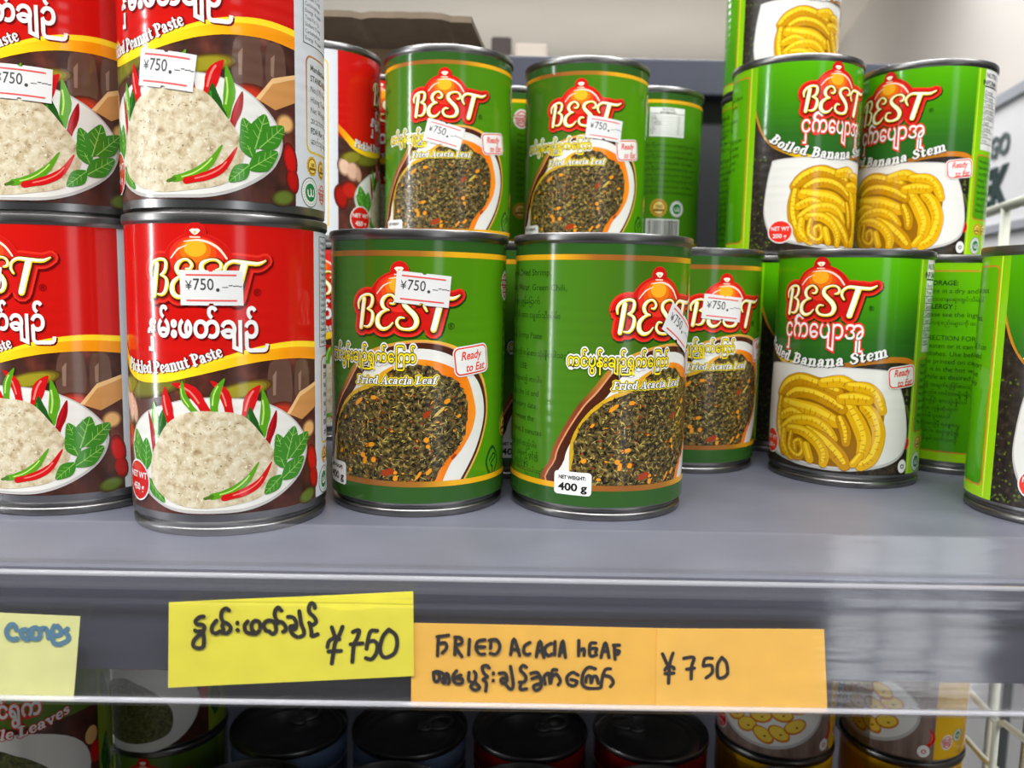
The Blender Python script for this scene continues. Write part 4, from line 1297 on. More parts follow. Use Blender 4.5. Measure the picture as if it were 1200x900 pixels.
# barred glass door behind the camera that lets the daylight in
_wv = Vector((0.1 - 1.15, 0.35 + 1.75, 0)).normalized()
_ws = Vector((_wv.y, -_wv.x, 0))
_wc = Vector((1.15, -1.75, -0.10)) + _wv * 0.02
_wbm = bmesh.new()
for _k in range(4):
    _p = _wc + _ws * (-0.21 + 0.14 * _k)
    tube_bm(_wbm, [_p + Vector((0, 0, -0.98)), _p + Vector((0, 0, 0.98))], 0.009)
for _k in range(11):
    _p = _wc + Vector((0, 0, -0.95 + 0.19 * _k))
    tube_bm(_wbm, [_p - _ws * 0.22, _p + _ws * 0.22], 0.009)
tag(obj('window_1', bm_mesh('window_1', _wbm, solid('window_bar', (150, 152, 156), 0.5))), kind='structure')

# ------------------------------------------------------------------ the shelf
metal_grey = solid('shelf_enamel', (103, 105, 117), 0.42, noise=0.05, nscale=30, bump=0.00004)
metal_dark = solid('rail_slate_and_front_shade', (64, 66, 80), 0.4, noise=0.04, nscale=25)  # slate of the panel rail; on the shelf front it paints in shade
shelf = empty('store_shelf', (0, 0.254, 0))
tag(shelf, 'grey blue metal shelf carrying the two tiers of food cans', 'shelf')


def onshelf(o):
    o.parent = shelf
    o.location = Vector(o.location) - Vector((0, 0.254, 0))
    return o


prof = [(0.2535, -0.0030), (0.2536, -0.0012), (0.2542, -0.0003), (0.2553, 0.0)] + [(0.715, 0.0), (0.715, -0.03), (0.262, -0.03), (0.2600, -0.0345), (0.2535, -0.0350)]
onshelf(extrude_profile('shelf_board', prof, -0.75, 0.345, metal_grey, None, True, False))
onshelf(box('shelf_front', -0.75, 0.345, 0.2527, 0.2535, -0.0348, -0.0014, metal_dark, None, 0.0003))  # same enamel as the board, painted dark for shade behind the ticket rail
bp = box('back_panel', -0.75, 0.345, 0.722, 0.735, -0.32, 0.262, solid('panel_shaded', (30, 31, 36), 0.5, noise=0.05, nscale=20))  # panel colour darkened to hold the shade below its top rail
tag(bp, 'dark blue grey metal panel upright at the back of the shelf', 'panel')
rail = box('panel_rail', -0.75, 0.345, 0.700, 0.7215, 0.252, 0.281, metal_dark, bp, 0.002)
lower = box('lower_shelf', -0.75, 0.305, 0.372, 0.7205, -0.326, -0.2965, metal_grey, None, 0.001)
tag(lower, 'lower metal shelf in shade carrying the ring pull cans', 'shelf')
clear = clear_plastic('clear_pvc')
th = 0.0009
rail_prof_o = [(0.2442, 0.0004), (0.2438, 0.0012), (0.2430, 0.0014), (0.2426, 0.0006), (0.2430, -0.0010), (0.2436, -0.0022), (0.2430, -0.0034), (0.2426, -0.0060), (0.2432, -0.0074), (0.2426, -0.0088), (0.2424, -0.0200), (0.2424, -0.0380), (0.2418, -0.0388), (0.2416, -0.0402), (0.2424, -0.0414), (0.2445, -0.0416), (0.2470, -0.0410)]


def offset_prof(p, d):
    o = []
    for i, (y, z) in enumerate(p):
        a, b = p[max(i - 1, 0)], p[min(i + 1, len(p) - 1)]
        dy, dz = b[0] - a[0], b[1] - a[1]
        l = math.hypot(dy, dz) or 1
        o.append((y - dz / l * d, z + dy / l * d))
    return o


inner = offset_prof(rail_prof_o, 0.0008)
ticket = empty('ticket_rail', (0, 0.2425, -0.02))
tag(ticket, 'clear plastic ticket rail with upright lip along the shelf front, holding the price cards', 'rail')


def onrail(o):
    o.parent = ticket
    o.location = Vector(o.location) - Vector((0, 0.2425, -0.02))
    return o


onrail(extrude_profile('rail_front', rail_prof_o + inner[::-1], -0.75, 0.345, clear))
# clear upright lip along the front edge of the board
onrail(extrude_profile('front_lip', [(0.2474, -0.0060), (0.2476, 0.0152), (0.2482, 0.0158), (0.2488, 0.0152), (0.2486, -0.0060)], -0.75, 0.345, clear_plastic('clear_lip', (0.95, 0.955, 0.965), 0.05)))
edge_glint = clear_plastic('edge_highlight_plastic', (0.97, 0.97, 0.98), 0.32)  # extra pale haze paints a bright highlight along the rail edges
for _n, (_y, _z), _r in (('upper_edge', (0.2430, 0.0008), 0.00085), ('lower_edge', (0.2420, -0.0394), 0.0009)):
    onrail(extrude_profile(_n, [(_y + _r * math.cos(k * math.pi / 6), _z + _r * math.sin(k * math.pi / 6)) for k in range(12)], -0.75, 0.345, edge_glint, smooth=True))
onrail(extrude_profile('rail_backing', [(0.2470, -0.0410), (0.2474, -0.0060), (0.2480, -0.0060), (0.2478, -0.0416)], -0.75, 0.345, clear))

# ------------------------------------------------------------------ paper price cards in the rail
INK = {
  'yellow': [[(-91.5,-12.5),(-92.9,-12.8),(-94.1,-14.1),(-93.6,-15.1),(-92.2,-15.1),(-91.4,-15.9),(-91.9,-17.1),(-93.9,-17.3),(-94.3,-17.0)], [(-91.9,-17.3),(-91.6,-19.7),(-92.0,-22.3),(-93.7,-22.8),(-95.0,-22.0),(-94.6,-20.1),(-92.9,-18.3),(-92.1,-17.3)], [(-87.7,-13.8),(-88.9,-15.5),(-89.1,-17.2),(-88.0,-17.9),(-86.6,-17.2)], [(-86.5,-17.2),(-85.7,-17.7),(-84.3,-17.7),(-83.3,-16.4),(-83.8,-15.1),(-85.1,-14.4),(-85.9,-15.4),(-85.5,-16.6),(-86.0,-17.2)], [(-83.7,-10.4),(-84.5,-9.8),(-85.7,-10.5),(-86.2,-12.4),(-85.6,-14.1),(-84.3,-14.7)], [(-81.2,-14.3),(-81.2,-14.6)], [(-81.2,-16.6),(-81.1,-16.9)], [(-78.0,-13.8),(-79.0,-15.3),(-78.6,-17.2),(-77.1,-17.7),(-75.5,-17.7),(-74.3,-16.3),(-74.4,-14.2),(-75.7,-13.6),(-76.7,-14.6),(-76.8,-16.3),(-75.8,-17.5)], [(-72.3,-16.9),(-73.1,-15.2),(-72.3,-13.7),(-70.6,-13.5),(-69.5,-14.8),(-69.4,-16.9),(-70.5,-17.8),(-71.5,-16.9)], [(-69.3,-14.5),(-67.8,-13.8),(-66.5,-15.1),(-66.4,-16.5),(-67.2,-17.0)], [(-67.6,-10.2),(-68.6,-9.2),(-69.5,-10.4),(-69.6,-12.2),(-68.8,-13.8)], [(-65.6,-12.2),(-64.0,-12.4),(-63.1,-14.0),(-63.3,-15.9),(-64.6,-16.2),(-64.9,-15.3),(-63.9,-15.0)], [(-64.9,-15.9),(-64.4,-17.5),(-62.7,-18.6),(-61.1,-18.2),(-60.7,-16.9),(-61.6,-14.0),(-62.1,-10.3)], [(-57.3,-9.2),(-57.5,-8.1),(-58.4,-7.7),(-59.1,-9.0),(-58.9,-10.7),(-57.5,-12.1),(-57.0,-13.7),(-58.1,-14.7),(-59.1,-14.0)], [(-58.9,-14.3),(-58.4,-16.9),(-58.3,-18.3),(-56.5,-17.6)], [(-52.1,-15.3),(-51.1,-18.6)], [(-48.8,-15.1),(-49.7,-17.5),(-51.1,-20.4),(-51.6,-23.4),(-52.2,-27.1)], [(-53.5,-21.8),(-53.0,-19.9),(-51.4,-18.8),(-49.8,-19.1)], [(-53.2,-23.2),(-49.3,-22.9)], [(-45.6,-16.7),(-43.7,-16.1),(-44.2,-18.5),(-45.3,-21.1),(-45.8,-26.4)], [(-46.3,-20.7),(-42.6,-20.3)], [(-38.1,-16.2),(-39.8,-16.2),(-40.7,-18.0),(-41.4,-22.1)], [(-40.9,-19.9),(-39.1,-19.5),(-38.0,-20.9),(-38.4,-23.5),(-39.8,-25.4),(-41.6,-25.1)], [(-34.5,-15.7),(-36.3,-18.0),(-37.2,-21.7),(-36.6,-24.2),(-35.2,-24.8),(-32.8,-23.4),(-31.9,-20.5),(-32.4,-17.5),(-34.5,-15.7)]],
  'orange': [[(-19.1,-17.9),(-19.3,-20.7),(-19.4,-24.2)], [(-19.6,-18.1),(-16.0,-17.5)], [(-19.3,-20.4),(-17.1,-20.0),(-16.6,-21.6),(-17.9,-23.3)], [(-13.8,-18.1),(-14.0,-23.8)], [(-14.1,-18.1),(-12.2,-18.3),(-11.9,-20.0),(-13.7,-21.1),(-11.8,-24.4)], [(-9.5,-18.8),(-9.7,-23.8)], [(-4.7,-18.8),(-6.9,-19.4),(-7.4,-21.7),(-6.3,-23.4),(-4.7,-23.4)], [(-7.2,-21.1),(-4.7,-21.1)], [(-2.8,-18.7),(-2.9,-21.6)], [(-3.4,-19.0),(-1.1,-18.7),(-0.0,-21.0),(-1.1,-23.3),(-3.0,-23.2)], [(3.4,-23.5),(4.3,-18.3),(6.2,-23.8)], [(3.9,-21.8),(5.8,-21.8)], [(9.3,-19.4),(7.7,-20.6),(7.5,-22.6),(8.6,-23.4),(9.4,-23.1)], [(11.4,-24.0),(12.4,-18.8),(13.8,-24.2)], [(11.7,-22.2),(13.3,-22.2)], [(16.0,-19.6),(14.3,-20.7),(14.1,-22.5),(15.2,-23.6),(16.3,-23.0)], [(17.1,-19.0),(17.1,-23.3)], [(18.6,-23.6),(19.5,-18.6),(20.5,-24.1)], [(18.8,-22.1),(20.2,-22.1)], [(24.5,-18.5),(24.6,-23.4)], [(24.6,-22.0),(26.2,-21.1),(26.3,-23.4)], [(29.8,-19.3),(28.1,-19.6),(28.2,-23.4),(30.2,-23.1)], [(28.3,-21.1),(30.1,-21.0),(29.9,-22.2)], [(31.6,-23.9),(32.8,-19.0),(34.1,-23.9)], [(32.1,-21.9),(33.7,-21.8)], [(35.6,-19.8),(36.0,-24.4)], [(35.3,-19.8),(37.2,-19.8)], [(35.9,-21.5),(37.3,-21.8),(36.8,-22.9)], [(-20.6,-29.7),(-20.3,-32.3),(-19.2,-32.6),(-18.7,-30.6),(-20.1,-29.4),(-18.1,-29.7),(-17.0,-31.1),(-17.0,-33.2),(-17.8,-32.3),(-16.4,-29.9),(-15.6,-32.3),(-15.9,-33.4)], [(-13.4,-29.0),(-14.5,-31.1),(-13.7,-33.1),(-11.7,-33.1),(-11.7,-31.6),(-13.9,-31.4),(-12.0,-30.4)], [(-9.5,-29.5),(-9.5,-32.2),(-7.8,-32.7),(-7.3,-30.4),(-7.9,-29.2)], [(-7.6,-32.7),(-6.1,-34.4),(-7.5,-35.3),(-8.9,-34.2),(-7.6,-32.7)], [(-3.2,-28.0),(-4.0,-27.1),(-5.4,-27.7),(-4.8,-29.8),(-3.7,-30.9),(-5.1,-31.8),(-4.0,-32.9),(-4.2,-35.6)], [(-1.9,-29.5),(-1.9,-29.9)], [(-1.9,-31.9),(-1.9,-32.2)], [(-0.1,-29.7),(1.8,-29.6),(2.4,-32.0),(0.8,-32.9),(0.7,-31.4),(2.4,-31.4)], [(1.9,-33.1),(3.6,-34.9),(4.4,-33.1),(3.4,-27.3)], [(8.4,-27.5),(7.3,-26.9),(6.5,-28.4),(8.2,-30.4),(8.0,-32.1),(6.3,-32.5)], [(6.9,-32.5),(6.6,-34.8),(8.6,-34.6)], [(9.8,-29.5),(11.8,-29.2),(12.9,-31.2),(13.0,-34.1),(11.4,-35.0),(10.8,-33.6),(12.7,-32.7)], [(10.2,-31.2),(11.8,-30.6)], [(14.4,-32.9),(14.0,-30.6),(15.4,-29.4),(16.0,-32.9),(16.5,-30.6),(17.9,-29.7),(19.1,-31.7),(18.5,-33.1)], [(17.9,-28.2),(16.7,-28.2),(16.2,-30.0)], [(24.6,-29.8),(22.9,-29.0),(21.2,-30.5),(21.6,-32.8),(23.5,-33.4),(24.3,-31.9),(22.4,-31.3)], [(30.0,-27.7),(27.8,-27.2),(26.2,-29.2),(26.0,-32.7),(28.0,-34.1),(31.4,-34.1)], [(27.1,-32.1),(27.3,-30.4),(28.4,-30.1),(28.8,-32.4),(29.3,-30.3),(30.4,-30.3),(31.0,-32.4)], [(32.3,-29.7),(34.6,-30.2),(35.7,-32.0),(34.9,-33.5)], [(34.7,-27.6),(33.1,-27.9),(32.3,-30.3),(31.9,-33.8)]],
  'orange2': [[(50.7,-22.3),(52.2,-25.5)], [(54.0,-22.0),(53.1,-25.7),(53.0,-31.9)], [(51.7,-27.5),(52.6,-26.3),(54.2,-26.6),(54.5,-27.2)], [(51.8,-28.7),(54.5,-28.5)], [(57.4,-23.6),(60.5,-23.3),(60.0,-26.2),(60.0,-30.3)], [(58.5,-27.1),(60.9,-26.8)], [(66.3,-23.5),(64.1,-23.7),(63.6,-25.9)], [(63.7,-26.1),(66.1,-25.8),(66.5,-28.1),(64.7,-29.9)], [(69.3,-23.1),(68.1,-25.5),(68.3,-29.3),(69.7,-29.8),(71.3,-28.3),(70.8,-24.9),(69.3,-23.1)]],
  'pale': [[(-149.7,-18.0),(-150.3,-16.6),(-151.5,-16.6),(-152.7,-18.4),(-152.4,-20.4),(-151.0,-21.2),(-149.6,-20.9)], [(-146.6,-17.9),(-148.0,-18.3),(-148.1,-19.9),(-146.8,-21.1),(-145.8,-20.7),(-146.1,-19.3),(-145.1,-17.9),(-143.6,-17.3),(-142.5,-18.4),(-142.6,-20.2),(-143.8,-21.0),(-145.1,-20.3),(-144.8,-18.5)], [(-142.1,-17.6),(-140.9,-17.4),(-140.1,-18.6),(-139.9,-20.6)], [(-137.9,-16.6),(-138.7,-18.6),(-137.6,-19.7),(-136.1,-19.3),(-135.9,-18.1),(-136.9,-16.6)], [(-138.6,-20.2),(-138.3,-22.1),(-136.6,-22.5),(-134.3,-21.5),(-133.7,-20.1),(-134.6,-18.5),(-133.9,-17.5)]],
}

CARD_Y = 0.2441


def price_card(name, corners, rgb, strokes, w, inkrgb, label, dy=0.0, folds=(), group=None):
    y = CARD_Y + dy
    n = 24
    (x0, z0), (x1, z1), (x2, z2), (x3, z3) = corners          # top-left, top-right, bottom-right, bottom-left
    verts, faces = [], []
    for side in (0, 1):
        for j in range(5):
            t = j / 4
            for i in range(n + 1):
                s = i / n
                x = (x0 + (x1 - x0) * s) * (1 - t) + (x3 + (x2 - x3) * s) * t
                z = (z0 + (z1 - z0) * s) * (1 - t) + (z3 + (z2 - z3) * s) * t
                bend = 0.00012 * math.sin(s * 5.2 + dy * 9000) * (1 if side == 0 else 1)
                verts.append((x * MM, y + bend + side * 0.00022, z * MM))
    W = n + 1
    for j in range(4):
        for i in range(n):
            q = (j * W + i, (j + 1) * W + i, (j + 1) * W + i + 1, j * W + i + 1)
            faces.append(q)
            faces.append(tuple(5 * W + k for k in q[::-1]))
    per = [i for i in range(W)] + [j * W + n for j in range(1, 5)] + [4 * W + i for i in range(n - 1, -1, -1)] + [j * W for j in range(3, 0, -1)]
    for k in range(len(per)):
        p, q = per[k], per[(k + 1) % len(per)]
        faces.append((p, q, 5 * W + q, 5 * W + p))
    m = solid('card_' + name + '_%d' % rgb[0] + '%d' % rgb[2], rgb, 0.62, noise=0.02, nscale=120)
    o = obj(name, mesh_from(name, verts, faces, [m]))
    tag(o, label, 'price card', group)
    a = Art()
    im = solid('marker_%d' % inkrgb[2], inkrgb, 0.5)
    for st in strokes:
        a.stroke(st, [w] * len(st), im, 0, sub=5)
    hw = obj('handwriting', a.flat('handwriting', lambda u, v, l: (u * MM, y - 0.00022 - l * MM, v * MM)), o)
    return o


price_card('price_card', [(-102.3, -8.4), (-27.06, -3.55), (-26.63, -30.84), (-103.3, -36.05)], (232, 222, 62), INK['yellow'], 1.3, (40, 36, 30), 'bright yellow price card with black handwriting under the red cans', -0.0006)
price_card('price_card', [(-27.5, -13.94), (49.6, -14.29), (49.9, -41.0), (-27.6, -41.0)], (246, 190, 76), INK['orange'], 1.08, (34, 30, 28), 'orange price card with two handwritten lines starting FRIED ACACIA LEAF', 0.0)
price_card('price_card', [(48.7, -14.2), (100.82, -13.66), (103.67, -41.2), (49.3, -41.2)], (248, 194, 84), INK['orange2'], 1.08, (34, 30, 28), 'orange price card showing only a handwritten price of 750', -0.0003)
price_card('price_card', [(-168, -12.6), (-129.92, -13.55), (-133.16, -41.0), (-168, -41.0)], (226, 226, 152), INK['pale'], 1.6, (86, 128, 152), 'pale yellow price card with faded blue handwriting at far left', 0.0)

# ------------------------------------------------------------------ cans
tin = solid('tinplate', (150, 150, 150), 0.30, metal=1.0, noise=0.06, nscale=60)
tin_rim = solid('tinplate_rim', (128, 127, 126), 0.34, metal=1.0, noise=0.08, nscale=90, bump=0.00003)
tin_lid = solid('tinplate_lid', (150, 148, 146), 0.42, metal=1.0, noise=0.06, nscale=50)
TYPES = {'red': (37.1, 113.6), 'green': (37.2, 111.5), 'banana': (36.4, 111.2)}
TYPES.update({'leaves': TYPES['banana'], 'yellow': TYPES['banana'], 'plainred': TYPES['banana'], 'plainblue': TYPES['banana']})
DESIGN = {'red': design_red, 'green': design_green, 'banana': design_banana, 'leaves': design_leaves, 'yellow': design_yellow,
          'plainred': design_plain('can_crimson', (150, 22, 22), (214, 168, 60)), 'plainblue': design_plain('can_steel_blue', (118, 140, 176), (214, 214, 220))}
_mesh = {}


def body_mesh(R, H):
    k = ('body', R, H)
    if k not in _mesh:
        b = R - 1.0
        prof = [(R - 6.5, 3.2), (R - 3.2, 3.0), (R - 2.6, .6), (R - 2.2, 0), (R - 1.6, .2), (R - 1.25, .8), (R - 1.2, 2.4), (R - 1.6, 3.1), (R - 2.4, 3.4), (R - 2.3, 4.2), (b, 5.4), (b + .05, 6.2),
                (b + .05, H - 4.8), (b + .1, H - 4.2), (R - .35, H - 3.4), (R - .05, H - 3.0), (R, H - 2.4), (R, H - .8), (R - .2, H - .2), (R - .6, H), (R - 1.05, H - .25), (R - 1.15, H - .9), (R - 1.2, H - 4.6)]
        mi = [1] * 9 + [0] * 4 + [1] * 9
        _mesh[k] = lathe('body', prof, [tin, tin_rim], midx=mi)
    return _mesh[k]


def lid_mesh(R, H):
    k = ('lid', R, H)
    if k not in _mesh:
        z = H - 4.6
        prof = [(R - 1.2, z), (R - 1.9, z - .5), (R - 2.6, z), (R - 4.5, z + .1), (R - 5.4, z - .5), (R - 6.4, z), (R - 11, z + .1), (R - 12, z - .3), (R - 13, z), (0, z + .05)]
        _mesh[k] = lathe('lid', prof, [tin_lid], seg=64)
    return _mesh[k]


def tab_mesh(R, H):
    k = ('tab', R, H)
    if k not in _mesh:
        z = (H - 4.2) * MM
        bm = bmesh.new()
        for cy, ry, rx, w in ((9.0, 9.0, 8.2, 2.2), (19.5, 4.6, 5.0, 2.4)):
            for lay in (0,):
                n = 28
                o, i = [], []
                for t in range(n):
                    aa = 2 * math.pi * t / n
                    x, y = rx * math.sin(aa), -R + 7 + cy + ry * -math.cos(aa)
                    cx, cyy = (rx - w) * math.sin(aa), -R + 7 + cy + (ry - w) * -math.cos(aa)
                    lift = .5 + 1.6 * max(0, (16 - cy - (y + R - 7 - cy)) / 20)
                    o.append((bm.verts.new((x * MM, y * MM, z + lift * MM)), bm.verts.new((x * MM, y * MM, z + (lift + .9) * MM))))
                    i.append((bm.verts.new((cx * MM, cyy * MM, z + lift * MM)), bm.verts.new((cx * MM, cyy * MM, z + (lift + .9) * MM))))
                for t in range(n):
                    u = (t + 1) % n
                    bm.faces.new((o[t][1], o[u][1], i[u][1], i[t][1]))
                    bm.faces.new((o[t][0], i[t][0], i[u][0], o[u][0]))
                    bm.faces.new((o[t][0], o[u][0], o[u][1], o[t][1]))
                    bm.faces.new((i[t][0], i[t][1], i[u][1], i[u][0]))
        rr = bmesh.ops.create_cone(bm, cap_ends=True, segments=16, radius1=2.2 * MM, radius2=1.8 * MM, depth=1.2 * MM)
        for v in rr['verts']:
            v.co += Vector((0, (-R + 7 + 20) * MM, z + .8 * MM))
        _mesh[k] = bm_mesh('pull_tab', bm, solid('tinplate_tab', (196, 196, 194), 0.38, metal=1.0, noise=0.05, nscale=80), False)
    return _mesh[k]


def label_mesh(t):
    k = ('label', t)
    if k not in _mesh:
        R = TYPES[t][0] - 0.8
        _mesh[k] = DESIGN[t](R).wrap('label', R)
    return _mesh[k]


STICK = Art()
_sw, _sh = 21.0, 12.0
_paper = solid('sticker_paper', (214, 214, 212), 0.6, spec=0.2)
_sred = solid('sticker_red', (224, 70, 70), 0.55)
_sink = solid('sticker_ink', (52, 52, 54), 0.55)
_edge = [(-_sw / 2, -_sh / 2), (-1.0, -_sh / 2), (-.6, -_sh / 2 + .7), (.5, -_sh / 2 + .7), (.9, -_sh / 2), (_sw / 2, -_sh / 2), (_sw / 2, _sh / 2), (.9, _sh / 2), (.5, _sh / 2 - .5), (-.4, _sh / 2 - .5), (-.9, _sh / 2), (-_sw / 2, _sh / 2)]
STICK.poly(_edge, _paper, 0)
STICK.rect(-8.4, 4.1, 8.4, 4.65, _sred, 1)
STICK.rect(-8.4, -4.6, 8.4, -4.05, _sred, 1)
fit_text(STICK, '¥', -8.6, -6.4, -.6, 4.3, _sink, 1, bold=.004)
fit_text(STICK, '750', -6.1, 1.0, -.7, 5.6, _sink, 1, bold=.004)
STICK.poly(circle_pts(2.2, -.7, .62, n=10), _sink, 1)
STICK.stroke([(3.6, .2), (5.6, .25)], .25, _sink, 1, caps=False)
for x0, x1, y in ((5.8, 7.0, .9), (7.2, 8.0, .7), (8.1, 9.0, .8), (9.1, 10.2, .6)):
    STICK.stroke([(x0, y), ((x0 + x1) / 2, y - .1), (x1, y + .1)], .3, _sink, 1, caps=False)


def can(t, x, y, z, off, label, group, stickers=(), tab=False, cat='tin can', twist=0.0):
    R, H = TYPES[t]
    phi = math.atan2(-x, y)
    root = empty('tin_can', (x * MM, y * MM, z * MM), phi + off / (R - .8) + twist)
    tag(root, label, cat, group)
    obj('body', body_mesh(R, H), root)
    obj('lid', lid_mesh(R, H), root)
    if tab:
        p = obj('pull_tab', tab_mesh(R, H), root)
        p.rotation_euler = (0, 0, tab)
    obj('label', label_mesh(t), root)
    for (u, v, deg) in stickers:
        s = obj('price_sticker', STICK.placed(u, v, deg).wrap('price_sticker', R - .8 + .66, 0.05), root)
        s['label'] = 'white price sticker printed 750 between red lines'
    return root


NEST = 4.0
Zr, Zg, Zb = TYPES['red'][1] - NEST, TYPES['green'][1] - NEST, TYPES['banana'][1] - NEST
GR, GG, GB = 'red peanut paste cans on the shelf', 'green acacia leaf cans on the shelf', 'lime green banana stem cans on the shelf'

# red cans, left
can('red', -107.3, 319.3, 0, 0, 'red peanut paste can at the shelf front with a straight price sticker across its logo', GR, [(-5.9, 88.0, .5)])
can('red', -180, 341, 0, -18.3, 'red peanut paste can at the bottom of the far left stack, cut by the frame', GR, [(-16.0, 89.5, -9)])
can('red', -107.3, 319.3, Zr, -10.2, 'red peanut paste can stacked on the front one, sticker below its lettering', GR, [(-9.6, 50.4, -8)])
can('red', -180, 341, Zr, -10.5, 'red peanut paste can topping the far left stack, sticker above its plate', GR, [(-2.8, 50.0, -4)])
can('red', -114.2, 503.3, Zr, 64.6, 'red can turned to its silver side, upper tier under the cardboard flap', GR)
can('red', -114.2, 503.3, 0, 10, 'red can on the shelf under the silver sided one, behind the front stack', GR)
can('red', -85, 574.5, Zr, 8, 'red can showing a thin strip left of the leftmost upper acacia leaf can', GR)
can('red', -85, 576, 0, 0, 'red can on the shelf at the back, under the thin strip one', GR)
# green cans, middle
can('green', -36.8, 348.3, 0, 0, 'green acacia leaf can in front beside the red can, sticker over its logo', GG, [(1.3, 88.9, -5)])
can('green', 39.8, 347.3, 0, 31.3, 'green acacia leaf can in front turned to the right, slanted sticker and 400 g badge', GG, [(6.0, 75.7, -29)])
can('green', 96.5, 435.3, 0, 26.1, 'green acacia leaf can in the second row, sticker on logo, right of the turned one', GG, [(-9.3, 82.5, -5)])
can('green', 2.0, 418, 0, 43, 'green acacia leaf can glimpsed in the gap between the two front green cans', GG)
can('green', -35.7, 491.2, Zg, 5.4, 'green acacia leaf can in the upper tier beside the silver sided red one', GG, [(-8.1, 64.5, -15)])
can('green', 45.6, 507, Zg, 4.6, 'green acacia leaf can in the upper tier, second from left with a small sticker', GG, [(6.2, 72.2, -6)])
can('green', 93, 571, Zg, -80.6, 'green can turned to its nutrition table and barcode before the dark panel', GG)
can('green', 1.0, 579, Zg, -40, 'green can glimpsed between the two upper tier acacia leaf cans', GG)
can('green', -35.7, 493, 0, 60, 'green can on the shelf under the left upper tier acacia leaf can', GG)
can('green', 45.6, 508, 0, 30, 'green can on the shelf under the right upper tier acacia leaf can', GG)
can('green', 93, 572, 0, 0, 'green can on the shelf under the one showing its nutrition table', GG)
can('green', 1.0, 580, 0, 0, 'green can at the back under the one glimpsed between the upper two', GG)
# banana stem cans, right
can('banana', 172, 409.2, 0, 0, 'banana stem can facing front on the shelf, lower tier at right', GB)
can('banana', 244, 440, 0, 92, 'banana stem can turned to its printed directions, behind the two front ones', GB)
can('banana', 236.5, 339.3, 0, 33, 'banana stem can nearest the camera, cut by the right frame edge', GB)
can('banana', 165.5, 489.5, Zb, 36.3, 'banana stem can in the upper tier turned right with green panel at its left', GB)
can('banana', 243, 493.6, Zb, -5.5, 'banana stem can in the upper tier at far right, facing front', GB)
can('banana', 178, 563, Zb * 2, 33.7, 'banana stem can on the third tier, its top cut by the frame', GB)
can('banana', 178, 563, Zb, 60, 'banana stem can under the third tier one, seen as a dark green edge', GB)
can('banana', 165.5, 490.5, 0, 47, 'banana stem can on the shelf under the turned upper one, seen as a lime edge', GB)
can('banana', 243, 515, 0, 20, 'banana stem can at the back of the shelf under the far right upper one', GB)
can('banana', 178, 564.5, 0, 20, 'banana stem can at the very back under the three high stack', GB)

# ------------------------------------------------------------------ cans on the shelf below
ZL = -296.5
HB = TYPES['banana'][1]
ZU = ZL + HB - NEST
GL = 'ring pull cans on the lower shelf'
near = [(-137, 415), (-60, 415), (15, 415), (90, 415), (165, 415), (240, 415)]
far = [('plainblue', -132, 490.5), ('plainblue', -56, 490.5), ('plainred', 20, 490.5), ('plainred', 96.5, 490.5)]
pos_words = ['below the left half of the yellow card', 'below the gap after the yellow card', 'below the word LEAF', 'below the handwritten price of 750', 'below the right end of the orange card', 'at the right end']
for (x, y), wd in zip(near, pos_words):
    can('yellow' if x > 120 else ('plainred' if x > 0 else 'plainblue'), x, y, ZL, 0, 'front row can lid on the lower shelf ' + wd, 'front row cans on the lower shelf', tab=2.6)
fw = ['leftmost of the two blue ones', 'second of the two blue ones', 'left one of the two red ones', 'right one of the two red ones']
for (t, x, y), wd, tb in zip(far, fw, (2.5, 1.9, 2.2, 4.2)):
    can(t, x, y, ZL, 0, 'dark ring pull lid in the lower second row, ' + wd, 'ring pull cans on the lower shelf', tab=tb)
for (x, wd) in ((175, 'left'), (256, 'right')):
    can('yellow', x, 490.5, ZL, 24 if x < 200 else 12, 'yellow can at the bottom of the %s yellow stack below' % wd, 'yellow cans on the lower shelf', tab=1.0)
    can('yellow', x, 490.5, ZU, 6 if x < 200 else -14, 'fried slices can topping the %s yellow stack below' % wd, 'yellow cans on the lower shelf')
can('leaves', -209, 490.5, ZL, 0, 'green can at the bottom of the stack beside the corner leaves can', 'leaf cans on the lower shelf', tab=2.0)
can('leaves', -209, 490.5, ZU, -8, 'dark leaf can upper of the stack right of the leaves lettering, lower shelf', 'leaf cans on the lower shelf')
can('leaves', -246, 415, ZL, 0, 'green can on the lower shelf carrying the leaves can at the lower left corner', 'leaf cans on the lower shelf', tab=2.0)
can('leaves', -246, 415, ZU, -2, 'green can with red leaves lettering at the lower left corner', 'leaf cans on the lower shelf')

# ------------------------------------------------------------------ cardboard carton behind the red cans
kraft = solid('kraft_board', (150, 122, 92), 0.85, noise=0.06, nscale=60)
kraft_in = solid('kraft_inside', (112, 98, 82), 0.9, noise=0.06, nscale=60)
ct = empty('cardboard_box', (-0.15, 0.665, 0))
tag(ct, 'open brown cardboard box with raised flap behind the red cans', 'box')
bm = bmesh.new()
box_bm(bm, -0.15, 0.130, -0.025, -0.0215, 0.0, 0.270)
box_bm(bm, -0.15, 0.130, 0.0215, 0.025, 0.0, 0.262)
box_bm(bm, -0.15, -0.1465, -0.0215, 0.0215, 0.0, 0.262)
box_bm(bm, 0.1265, 0.130, -0.0215, 0.0215, 0.0, 0.262)
box_bm(bm, -0.1465, 0.1265, -0.0215, 0.0215, 0.0, 0.0035)
obj('carton', bm_mesh('carton', bm, kraft), ct)
